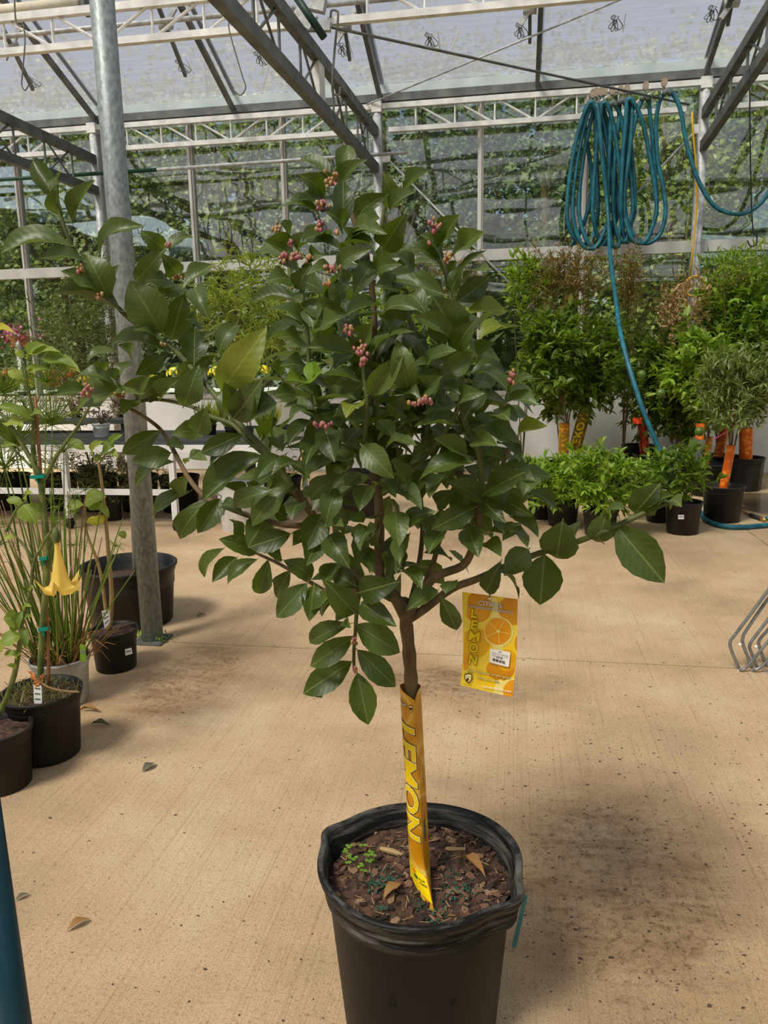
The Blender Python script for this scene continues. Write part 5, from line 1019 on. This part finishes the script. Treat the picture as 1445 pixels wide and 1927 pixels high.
# tube stands at the right edge
t = thing('tube_stand_stack', atz(1420, 1270), 'nested stack of bent grey steel tube frames cut by the right edge', 'stand')
g = 100 / 876
def fr(pts, Y): return [aty(1345 + x * g, 1080 + y * g, Y) for x, y in pts]
for k, (pts, dY) in enumerate((([(960, 150), (870, 280), (350, 980), (262, 1100), (262, 1230), (400, 1560)], 0), ([(960, 330), (870, 420), (520, 930), (460, 1060), (470, 1180), (620, 1560)], .02), ([(980, 620), (870, 760), (640, 1060), (575, 1170), (590, 1270), (740, 1640)], .04), ([(980, 780), (870, 930), (770, 1040), (725, 1120), (735, 1200), (860, 1560)], .06), ([(400, 1560), (450, 1580), (540, 1520), (870, 1120), (990, 960)], -.02), ([(620, 1560), (660, 1580), (760, 1530), (900, 1400), (1000, 1250)], -.02), ([(720, 1640), (780, 1670), (860, 1640), (980, 1500)], -.02))):
    if k < 4: pts = [(1800 + 50 * k, 1560), (1770 + 50 * k, 1000), (1560 + 60 * k, 0 + 120 * k), (1380 + 40 * k, -160 + 150 * k), (1220, -40 + 165 * k)] + pts
    else: pts = pts + [(1300, 620 + 120 * (k - 4)), (1700, 300 + 200 * (k - 4))]
    MB().tube(spline(fr(pts, 3.62 + dY), 5), .0075 if k < 4 else .007, 8).build('tube_frame', M.setdefault('dulltube', mat('dull steel tube', S(120,122,120), S(150,152,148), rough=.35, scale=20, metal=.5)), t, smooth=True)
for x, y in ((400, 1590), (620, 1580), (415, 1165), (680, 1200)):
    p = aty(1345 + x * g, 1080 + y * g, 3.61); MB().ball(p, .009, 1, (1, 1, .8)).build('glide', M['white'], t, smooth=True)
# teal tube close to the lens
t = thing('teal_tube', (-.43, .5, .9), 'dark teal tube close to the camera at the bottom left corner', 'tube')
a, b = aty(-24, 1560, .5), aty(40, 2000, .5); d = (b - a).normalized(); MB().tube([a - d * .2, b + d * .75], .0125, 20).build('tube', mat('teal enamel', S(8,46,60), S(12,62,78), rough=.35, scale=9), t, smooth=True)
# litter on the floor
M['deadleaf'] = leafmat('dead tan leaf', [S(166,122,66), S(142,100,54), S(186,146,86)], trans=.15, rough=.7); M['greyleaf'] = leafmat('dead grey leaf', [S(98,96,78), S(120,112,92)], trans=.1, rough=.8)
DL = leaf_mesh('dead_leaf', arch=.12, fold=.3, wave=.05, seed=77, ns=7); DL.materials.append(M['deadleaf']); GL = leaf_mesh('dead_leaf', arch=.08, fold=.3, wave=.05, seed=78, ns=7); GL.materials.append(M['greyleaf'])
for x0, y0, x1, y1, w, me, lb in ((126, 1752, 170, 1729, .022, DL, 'curled tan dead leaf on the bare floor at the lower left'), (28, 1695, 56, 1681, .014, GL, 'small grey dead leaf near the teal tube'), (268, 1452, 293, 1436, .03, GL, 'crumpled grey green leaf on the floor right of the trumpet pot'), (368, 1162, 388, 1156, .02, GL, 'small dead leaf on the floor behind the zinc pole'), (150, 1337, 190, 1340, .02, DL, 'dry tan stalk leaf on the floor beside the trumpet pot'), (172, 1362, 208, 1366, .018, GL, 'brown leaf scrap on the floor right of the trumpet pot')):
    a, b = atz(x0, y0, .004), atz(x1, y1, .006); o = place('dead_leaf', me, leafM(a, b - a, (0, 0, 1), (b - a).length, w)); tag(o, lb, 'leaf')
for (bx_, by_, tx2, ty2, w, lb) in ((722, 1690, 757, 1663, .03, 'folded tan dead leaf on the soil left of the sleeve foot'), (868, 1613, 914, 1652, .03, 'arched tan dead leaf on the soil right of the sleeve')):
    a, b = atz(bx_, by_, SZ + .018), atz(tx2, ty2, SZ + .022); o = place('dead_leaf', DL, leafM(a, b - a, (0, 0, 1), (b - a).length, w * .75)); tag(o, lb, 'leaf')
r5 = random.Random(3); mb = MB()
for k in range(1500):
    x, y = (r5.uniform(-1.6, 1.6), r5.uniform(.9, 5.5)) if k % 2 else (r5.gauss(.45, .4), r5.gauss(2.1, .7)); s = r5.uniform(.0008, .0034) * (1.6 if r5.random() < .15 else 1); a = r5.uniform(0, 3.1); mb.add([(x + s * cos(a + q) * (1.8 if q in (0, pi) else 1), y + s * sin(a + q), .0005 + (.002 if q == 0 else 0)) for q in (0, pi / 2, pi, 3 * pi / 2)], [(0, 1, 2, 3)])
mb.build('floor_debris', mat('dark debris', S(58,46,36), S(86,68,52), rough=.9), None, kind='stuff'); tag(bpy.data.objects['floor_debris'], 'scattered dark crumbs of soil and bark on the concrete floor', 'debris')
t = thing('loose_plant_label', atz(968, 1780), 'thin teal plastic plant label leaning on the floor right of the big pot', 'label')
a, b = atz(967, 1782, .003), aty(989, 1684, atz(967, 1782).y + .02); MB().bar(a, b, .011, .0015, (0, 1, 0)).build('strip', mat('teal label plastic', S(74,138,134), S(96,154,148), rough=.4), t)
# ------------------------------------------------------------------ citrus group on the right
M['citrus'] = leafmat('citrus leaf', [S(60,88,24), S(90,120,36), S(124,154,52), S(76,104,32), S(164,186,84)], trans=.4, rough=.32, tint=S(140,170,30))
M['citrusbright'] = leafmat('bright citrus leaf', [S(112,152,38), S(156,190,58), S(84,122,32), S(194,214,96), S(128,168,48)], trans=.42, rough=.38, tint=S(160,190,40))
M['olive_leaf'] = leafmat('olive green narrow leaf', [S(112,126,64), S(138,152,82), S(76,92,46), S(146,154,92)], trans=.25)
M['rustleaf'] = leafmat('rust brown leaf', [S(150,108,66), S(176,132,84), S(122,92,54), S(134,124,62)], trans=.25)
M['pinkbloom'] = leafmat('faded pink bloom', [S(206,152,132), S(214,172,140), S(178,128,104), S(182,166,104)], trans=.3)
def fruitprint(name, ca, cb, cc): return printmat(name, [(0, ca), (.35, cb), (.6, cc)], 22, .35)
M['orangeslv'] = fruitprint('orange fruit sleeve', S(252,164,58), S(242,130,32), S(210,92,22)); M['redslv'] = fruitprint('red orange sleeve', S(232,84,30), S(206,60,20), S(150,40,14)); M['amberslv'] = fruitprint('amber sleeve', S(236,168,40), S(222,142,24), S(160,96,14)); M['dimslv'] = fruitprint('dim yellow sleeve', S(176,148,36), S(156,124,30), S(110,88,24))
def leafy(name, base, potd, cpx, crad, label, m, ln, wd, ntw, trunkpx=None, slv=None, cat='tree', nparts=110, per=6, potm='pot', flute=0, shell=.3, up=.4, text=None, extra=None, templ=LV, group=None, lump=.25):
    # base: (px,py) of the pot's bottom front; potd: (h, rt, rb); cpx: crown centre in the photograph at the pot's own distance
    h, rt, rb = potd; p = gp(base, rb); t = thing(name, p, label, cat, group); nursery_pot(t, p, h, rt, rb, M[potm], n=30, depth=.04, flute=flute)
    c = aty(cpx[0], cpx[1], p.y); L = crown(c, crad, ntw, per, ln, wd, rnd, shell, up, lump)
    L = [q for q in L if q.translation.z > h - .02]; foliage(t, L, M[m], nparts, templ)
    mb = MB(); top = c - Vector((0, 0, crad[2] * .75)); b0 = p + Vector((0, 0, h - .05))
    if trunkpx: tp = [aty(x, y, p.y) for x, y in trunkpx]; b0 = Vector((tp[0].x, tp[0].y, min(tp[0].z, h - .05))); path = [b0] + tp[1:] + [c - Vector((0, 0, crad[2] * .3))]
    else: path = [b0, top, c]
    tw = .014 if crad[2] > .3 else .007; P = spline(path, 4); mb.tube(P, [tw * (1 - .5 * i / len(P)) for i in range(len(P))], 8)
    hub = P[int(len(P) * .62)]
    for k in range(8):
        a = 2 * pi * k / 8 + rnd.random(); e = c + Vector((crad[0] * .65 * cos(a), crad[1] * .65 * sin(a), crad[2] * rnd.uniform(-.3, .6))); mb.tube(spline([hub, hub.lerp(e, .5) + Vector((0, 0, -.02)), e], 3), [tw * .5 * (1 - .09 * i) for i in range(7)], 5)
    mb.build('trunk', M['bark'], t, smooth=True)
    if slv:
        (x0, y0, x1, y1, wpx, sm, slb) = slv; a, b = aty(x0, y0, p.y - .01), aty(x1, y1, p.y - .01); r = wpx / 2 * p.y / FPX * 1.02
        s = thing('trunk_sleeve', b, slb, 'sleeve'); pts = [a.lerp(b, k / 6) for k in range(7)]; MB().tube(pts, r, 12, False).build('paper', M[sm], s, smooth=True)
        if text:
            vs0, fs = text_mesh(text, 1, bold=.03); X0, X1 = min(v.x for v in vs0), max(v.x for v in vs0); ax = (a - b)
            out = [b.lerp(a, .08 + .84 * (v.x - X0) / (X1 - X0)) + Vector((r * 1.02 * sin((.72 - v.y * 1.6) * 1.1 * -1), -r * 1.04 * cos((.72 - v.y * 1.6) * 1.1), 0)) for v in vs0]
            MB().add(out, fs).build('lettering', M['olive2'] if sm == 'amberslv' else M['ltr'], s)
    return t
def gp(base, rb): q = atz(*base); d = Vector((q.x, q.y, 0)).normalized(); return q + d * rb * .8
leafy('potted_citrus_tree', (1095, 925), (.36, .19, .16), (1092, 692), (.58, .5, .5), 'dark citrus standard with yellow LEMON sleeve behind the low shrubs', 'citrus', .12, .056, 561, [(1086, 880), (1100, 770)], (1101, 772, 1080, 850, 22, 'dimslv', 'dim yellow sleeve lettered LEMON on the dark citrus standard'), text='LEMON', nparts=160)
leafy('potted_citrus_tree', (1062, 940), (.34, .18, .15), (1040, 665), (.36, .36, .42), 'citrus standard just left of the dim LEMON sleeve, amber sleeve on its trunk', 'citrus', .12, .056, 255, [(1060, 880), (1066, 790)], (1062, 796, 1060, 858, 19, 'amberslv', 'bright amber sleeve lettered LEMON among the low shrubs'), text='LEMON', nparts=90)
leafy('potted_citrus_shrub', (1018, 978), (.22, .13, .11), (1012, 912), (.24, .24, .22), 'low bright citrus shrub, furthest left of the front row', 'citrusbright', .1, .038, 170, cat='shrub', nparts=70)
leafy('potted_citrus_shrub', (1058, 992), (.22, .145, .12), (1052, 912), (.3, .26, .25), 'low bright citrus shrub in the black pot right of the lemon crown edge', 'citrusbright', .1, .038, 205, cat='shrub', nparts=110, up=.7)
leafy('potted_citrus_shrub', (1128, 1010), (.22, .145, .12), (1135, 908), (.33, .28, .28), 'low bright citrus shrub with the teal label, behind the lemon branch', 'citrusbright', .1, .036, 240, cat='shrub', nparts=120, up=.7)
leafy('potted_citrus_shrub', (1240, 984), (.2, .13, .11), (1215, 900), (.16, .18, .2), 'small sparse citrus shrub in the pot half hidden by the white stickered pot', 'citrusbright', .08, .034, 61, cat='shrub', nparts=50)
t4 = leafy('potted_citrus_shrub', (1283, 1007), (.27, .148, .125), (1272, 890), (.3, .25, .22), 'young citrus shrub in the black pot with a small white sticker', 'citrus', .085, .04, 161, cat='shrub', nparts=120, up=.6)
p = gp((1283, 1007), .125); label_card(t4, [(1276, 969), (1287, 969), (1287, 977), (1276, 977)], p.y - .142, 'sticker', 'white', 1)
leafy('potted_citrus_tree', (1222, 915), (.36, .2, .17), (1262, 730), (.52, .45, .62), 'citrus tree with a red orange sleeve right of the falling hose', 'citrus', .125, .058, 510, [(1218, 880), (1212, 800)], (1208, 798, 1216, 880, 17, 'redslv', 'red orange sleeve on the trunk just left of the hose end'), nparts=160, potm='pot')
leafy('potted_citrus_tree', (1330, 935), (.34, .19, .16), (1325, 705), (.38, .36, .48), 'leafy citrus tree behind the narrow amber sleeve, left of the olive green tree', 'citrusbright', .12, .055, 340, [(1330, 880), (1333, 790)], (1335, 822, 1327, 880, 11, 'amberslv', 'narrow amber sleeve left of the bright orange one'), nparts=130)
leafy('potted_citrus_tree', (1357, 984), (.32, .175, .15), (1392, 725), (.4, .35, .36), 'olive green narrow leaved citrus with bright orange sleeve in the front right pot', 'olive_leaf', .1, .022, 391, [(1362, 925), (1372, 860), (1376, 805)], (1376, 838, 1360, 924, 15, 'orangeslv', 'bright orange fruit printed sleeve in the front right pot'), nparts=180, per=7, shell=.2, up=.9)
leafy('potted_citrus_tree', (1396, 925), (.36, .205, .175), (1420, 640), (.5, .4, .4), 'citrus tree in the fluted pot with the wide orange sleeve at the right edge', 'citrus', .12, .056, 289, [(1402, 870), (1404, 780)], (1404, 805, 1403, 872, 22, 'orangeslv', 'wide orange sleeve standing in the fluted pot at the right edge'), nparts=110, flute=.006)
leafy('potted_citrus_tree', (1352, 915), (.34, .19, .17), (1402, 605), (.46, .36, .46), 'tall sunlit bright green citrus behind the cable post', 'citrusbright', .12, .05, 510, [(1345, 870), (1365, 760)], (1372, 775, 1350, 862, 16, 'orangeslv', 'orange sleeve leaning behind the front right pot'), nparts=150)
# more bushes along the glass
tall_shrub('rust_shrub', 1066, 520, 8.9, (.46, .25, .42), 'rusty brown feathery shrub against the glass left of the hose', 'rustleaf', .075, .03, 420, per=6, up=.9, shell=.1)
tall_shrub('plume_shrub', 1186, 525, 9.0, (.15, .13, .45), 'narrow brown flower plume standing behind the hanging hose', 'rustleaf', .055, .026, 260, per=6, up=1.4, shell=.1)
tall_shrub('hydrangea_shrub', 1283, 585, 8.9, (.3, .25, .36), 'faded pink hydrangea against the glass beside the cable post', 'pinkbloom', .07, .055, 220, per=5, shell=.4)
tall_shrub('hydrangea_shrub', 1372, 530, 9.2, (.32, .2, .16), 'faded pink hydrangea top right of the white junction box', 'pinkbloom', .06, .045, 90, per=5)
tall_shrub('lime_shrub', 988, 545, 9.0, (.24, .25, .42), 'bright green leafy shrub rising behind the right side of the lemon crown', 'citrusbright', .12, .045, 90, templ=LV)
tall_shrub('citrus_shrub', 760, 640, 8.8, (.8, .4, .7), 'bright leafy shrub seen through gaps in the lemon crown', 'citrusbright', .12, .045, 170, templ=LV)
tall_shrub('rust_shrub', 850, 520, 9.3, (.6, .3, .35), 'low rusty shrub against the glass behind the lemon crown', 'rustleaf', .08, .03, 160, up=.8)
tall_shrub('lime_shrub', 1400, 505, 9.0, (.5, .3, .25), 'bright green narrow leaved shrub top at the right edge under the black hook', 'citrusbright', .13, .035, 120, up=1.0)
# green citrus fruits
for px, py, Y, lb in ((1207, 705, 7.9, 'green citrus fruit hanging just right of the hose'), (1243, 740, 7.85, 'green citrus fruit low in the red sleeved tree'), (1316, 812, 7.6, 'green citrus fruit beside the orange tag'), (1348, 803, 7.6, 'green citrus fruit hanging left of the pink tie'), (1412, 706, 7.0, 'pale green citrus fruit at the top of the olive green tree')):
    c = aty(px, py, Y); o = MB().ball(c, .045, 2).build('citrus_fruit', M.setdefault('greenfruit', mat('green citrus skin', S(66,96,30), S(96,124,44), rough=.4, scale=60)), None, smooth=True, loc=c); tag(o, lb, 'fruit')
# tags and ties on the far trees
def card(name, px, py, w, h, Y, m, label, cat='tag'):
    a, b = aty(px - w / 2, py + h / 2, Y), aty(px + w / 2, py - h / 2, Y); o = thing(name, a, label, cat); MB().box((min(a.x, b.x), Y - .003, a.z), (max(a.x, b.x), Y + .003, b.z)).build('card', M[m], o); return o
card('hang_tag', 1317, 812, 18, 30, 8.2, 'orangeslv', 'small orange tag hanging behind the green fruit'); card('hang_tag', 1199, 792, 18, 12, 8.2, 'redslv', 'small red orange tag hanging left of the hose end')
o = card('wall_picture', 1048, 767, 22, 27, W - .1, 'inkblack', 'small dark framed yellow lantern like picture low on the back wall', 'picture'); a = aty(1048, 767, W - .11); MB().box((a.x - .06, W - .108, a.z - .07), (a.x + .06, W - .104, a.z + .06)).build('picture', M['amberslv'], o)
t = thing('pink_tie', aty(1355, 820, 7.1), 'pink plastic tie on the olive green tree', 'tie'); MB().bar(aty(1343, 827, 7.1), aty(1368, 812, 7.1), .018, .006).build('strip', flat('pink tie', S(228,84,140)), t)
t = thing('teal_label', atz(1140, 1000), 'thin teal plant label by the low shrub behind the lemon branch', 'label'); MB().bar(aty(1141, 998, 6.35), aty(1143, 976, 6.35), .02, .003, (0, 1, 0)).build('strip', flat('teal strip', S(60,150,168)), t)
t = thing('hose_wand', atz(1400, 965), 'copper coloured watering wand with black grip on the wet floor', 'wand'); a, b, c = atz(1386, 957, .02), atz(1412, 969, .02), atz(1440, 979, .02)
MB().tube([a, b], .012, 8).build('tube', mat('copper pipe', S(150,92,56), S(176,112,72), rough=.4, metal=.3), t, smooth=True); MB().tube([b, b.lerp(c, .7)], .02, 10).build('grip', M['rubber'], t, smooth=True); MB().tube([b.lerp(c, .7), c], .017, 10).build('brass_coupling', mat('brass', S(176,140,70), S(200,164,92), rough=.35, metal=.6), t, smooth=True)
t = thing('soil_pot', atz(1200, 905), 'dark empty pot against the white wall left of the red sleeve', 'pot'); q = gp((1198, 905), .15); t.location = q; nursery_pot(t, q, .42, .19, .16, M['potdusty'], n=26)
# ------------------------------------------------------------------ outdoors beyond the glass
M['maple'] = leafmat('maple leaf', [S(78,98,38), S(104,122,50), S(60,80,32), S(140,148,70), S(88,108,42)], trans=.3, rough=.5, tint=S(150,170,50))
M['darkmaple'] = leafmat('shaded maple leaf', [S(52,72,30), S(70,92,38), S(44,62,28), S(92,112,50)], trans=.25, rough=.5)  # darker copy of the maple leaf, deep shade put into its colour
ML = np.array([(0,0,0),(-.45,.12,.04),(-.2,.35,0),(-.55,.6,.06),(-.14,.62,0),(0,1,-.05),(.14,.62,0),(.55,.6,.06),(.2,.35,0),(.45,.12,.04)], dtype=np.float64)
MF = [(0,2,1),(0,8,2),(0,9,8),(2,4,3),(2,8,6,4),(8,7,6),(4,6,5)]
def out_tree(x, y, h, rad, label, m, n, trunk=.16):
    t = thing('maple_tree', (x, y, 0), label, 'tree', None); c = Vector((x, y, h)); L = []
    r = random.Random(int(x * 37 + y * 11)); cl = []
    for _ in range(int(n / 20)):
        d = Vector((r.gauss(0, 1), r.gauss(0, 1) * .8 - .3, r.gauss(0, 1))).normalized(); q = r.uniform(.45, 1.05); cl.append(c + Vector((d.x * rad[0] * q, d.y * rad[1] * q, d.z * rad[2] * q)))
    for p in cl:
        for _ in range(34):
            o = Vector((r.gauss(0, .3), r.gauss(0, .25), r.gauss(0, .16))); L.append(np.array(leafM(p + o, (r.gauss(0, .7), r.gauss(-.2, .7), -.5 + r.gauss(0, .4)), (r.gauss(0, .5), -.6 + r.gauss(0, .4), .8), r.uniform(.075, .125), r.uniform(.08, .135))))
    leaf_bulk('foliage', L, M[m], t, ML, MF); mb = MB(); mb.tube([(x, y, -.05), (x + .1, y, h * .5), (x - .1, y + .1, h)], [trunk, trunk * .8, trunk * .4], 10)
    for k in range(12):
        a = r.uniform(0, 6.3); e = c + Vector((rad[0] * .75 * cos(a), rad[1] * .7 * sin(a), rad[2] * r.uniform(-.5, .8))); s = Vector((x, y, h * r.uniform(.35, .8))); mb.tube(spline([s, s.lerp(e, .5) + Vector((0, 0, .2)), e], 3), [trunk * .35 * (1 - .1 * i) for i in range(7)], 5)
    mb.build('trunk', M['bark'], t, smooth=True)
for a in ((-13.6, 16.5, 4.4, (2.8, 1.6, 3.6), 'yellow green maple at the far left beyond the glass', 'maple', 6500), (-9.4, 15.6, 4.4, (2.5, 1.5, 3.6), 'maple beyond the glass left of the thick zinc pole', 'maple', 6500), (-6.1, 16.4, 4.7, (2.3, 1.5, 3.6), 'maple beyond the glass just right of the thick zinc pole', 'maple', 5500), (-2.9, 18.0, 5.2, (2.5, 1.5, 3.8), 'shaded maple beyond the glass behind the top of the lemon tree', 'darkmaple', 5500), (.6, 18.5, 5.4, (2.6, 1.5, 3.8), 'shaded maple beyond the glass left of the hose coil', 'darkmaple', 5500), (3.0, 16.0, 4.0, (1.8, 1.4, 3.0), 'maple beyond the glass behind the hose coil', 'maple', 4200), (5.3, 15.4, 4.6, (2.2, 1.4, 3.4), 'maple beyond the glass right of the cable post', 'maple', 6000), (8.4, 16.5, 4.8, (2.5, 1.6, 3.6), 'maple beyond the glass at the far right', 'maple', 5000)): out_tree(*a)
hd = thing('hedge', (-2, 22, 0), 'tall dark hedge closing the view behind the maples', 'hedge'); r = random.Random(4)
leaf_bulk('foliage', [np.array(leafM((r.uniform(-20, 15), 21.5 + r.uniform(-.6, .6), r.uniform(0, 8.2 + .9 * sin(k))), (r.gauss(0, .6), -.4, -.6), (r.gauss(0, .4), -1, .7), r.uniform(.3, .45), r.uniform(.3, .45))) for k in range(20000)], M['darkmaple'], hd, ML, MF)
# flower bench, mums and hanging basket
M['orangemum'] = leafmat('orange mum', [S(196,84,30), S(220,112,44), S(176,64,26)], trans=.2); M['yellowmum'] = leafmat('yellow mum', [S(244,206,30), S(250,220,60)], trans=.2); M['magenta'] = leafmat('magenta petunia', [S(150,20,92), S(176,40,112), S(120,16,76)], trans=.25)
t = thing('flower_bench', (-7.5, 12.2, 0), 'long white outdoor bench carrying potted mums', 'bench'); MB().box((-11.5, 11.8, .82), (-3.6, 12.7, .88)).build('top', M['white'], t)
for x in (-11, -8.5, -6, -3.8): MB().box((x - .04, 11.9, -.03), (x + .04, 11.98, .82)).build('leg', M['white'], t)
t2 = thing('flower_bench', (-7.5, 14, 0), 'second outdoor bench, further back, carrying orange mums', 'bench'); MB().box((-12, 13.6, .95), (-4, 14.5, 1.0)).build('top', M['white'], t2)
for x in (-11, -8.5, -6, -4.2): MB().box((x - .04, 13.7, -.03), (x + .04, 13.78, .95)).build('leg', M['white'], t2)
def mum(x, y, z, m, label, group, r=.2):
    t = thing('potted_mum', (x, y, z), label, 'flower', group); nursery_pot(t, (x, y, z), .16, .1, .08, M['pot'], n=14, depth=.01); c = Vector((x, y, z + .27)); L = []; B = []
    for _ in range(90):
        d = Vector((rnd.gauss(0, 1), rnd.gauss(0, 1), abs(rnd.gauss(0, 1)))).normalized(); (B if rnd.random() < .7 else L).append(np.array(leafM(c + Vector((d.x * r, d.y * r, d.z * r * .7)), d.cross(Vector((rnd.random(), rnd.random(), rnd.random()))), d, .07, .07)))
    leaf_bulk('blooms', B, M[m], t); leaf_bulk('foliage', L, M['maple'], t)
for i in range(9): mum(-10.9 + i * .46, 14.0, 1.0, 'orangemum', 'orange potted mum, ' + ORD[i] + ' from the left on the far outdoor bench', 'orange mums on the far outdoor bench')
for i in range(5): mum(-6.4 + i * .42, 14.05, 1.0, 'yellowmum', 'yellow potted mum, ' + ORD[i] + ' from the left on the far outdoor bench', 'yellow mums on the far outdoor bench')
for i in range(7): mum(-9.6 + i * .6, 12.2, .88, ('yellowmum', 'orangemum')[i % 2], ('yellow', 'orange')[i % 2] + ' potted mum, ' + ORD[i] + ' from the left on the near outdoor bench', ('yellow', 'orange')[i % 2] + ' mums on the near outdoor bench')
c = aty(32, 632, 13.0); t = thing('hanging_basket', c, 'orange hanging basket of magenta flowers beyond the glass at the far left', 'flower basket')
MB().lathe([(.12, -.2), (.19, -.02), (.2, 0), (.185, 0), (.17, -.04)], c, 18, close=False).build('basket', M['orangeslv'], t, smooth=True)
leaf_bulk('blooms', [np.array(leafM(c + Vector((rnd.gauss(0, .2), rnd.gauss(0, .2), rnd.gauss(.03, .09))), (rnd.gauss(0, 1), rnd.gauss(0, 1), rnd.gauss(0, 1)), (0, -1, .5), .07, .07)) for _ in range(170)], M['magenta'], t)
MB().tube([c + Vector((0, 0, -.05)), c + Vector((0, 0, 2.4))], .006, 5).build('hanger', M['wire'], t)
t = thing('garden_post', aty(40, 700, 12.9), 'white post beyond the glass beside the magenta basket', 'post'); p = aty(40, 700, 12.9); MB().box((p.x - .035, p.y - .035, -.03), (p.x + .035, p.y + .035, aty(38, 622, 12.9).z)).build('shaft', M['white'], t)
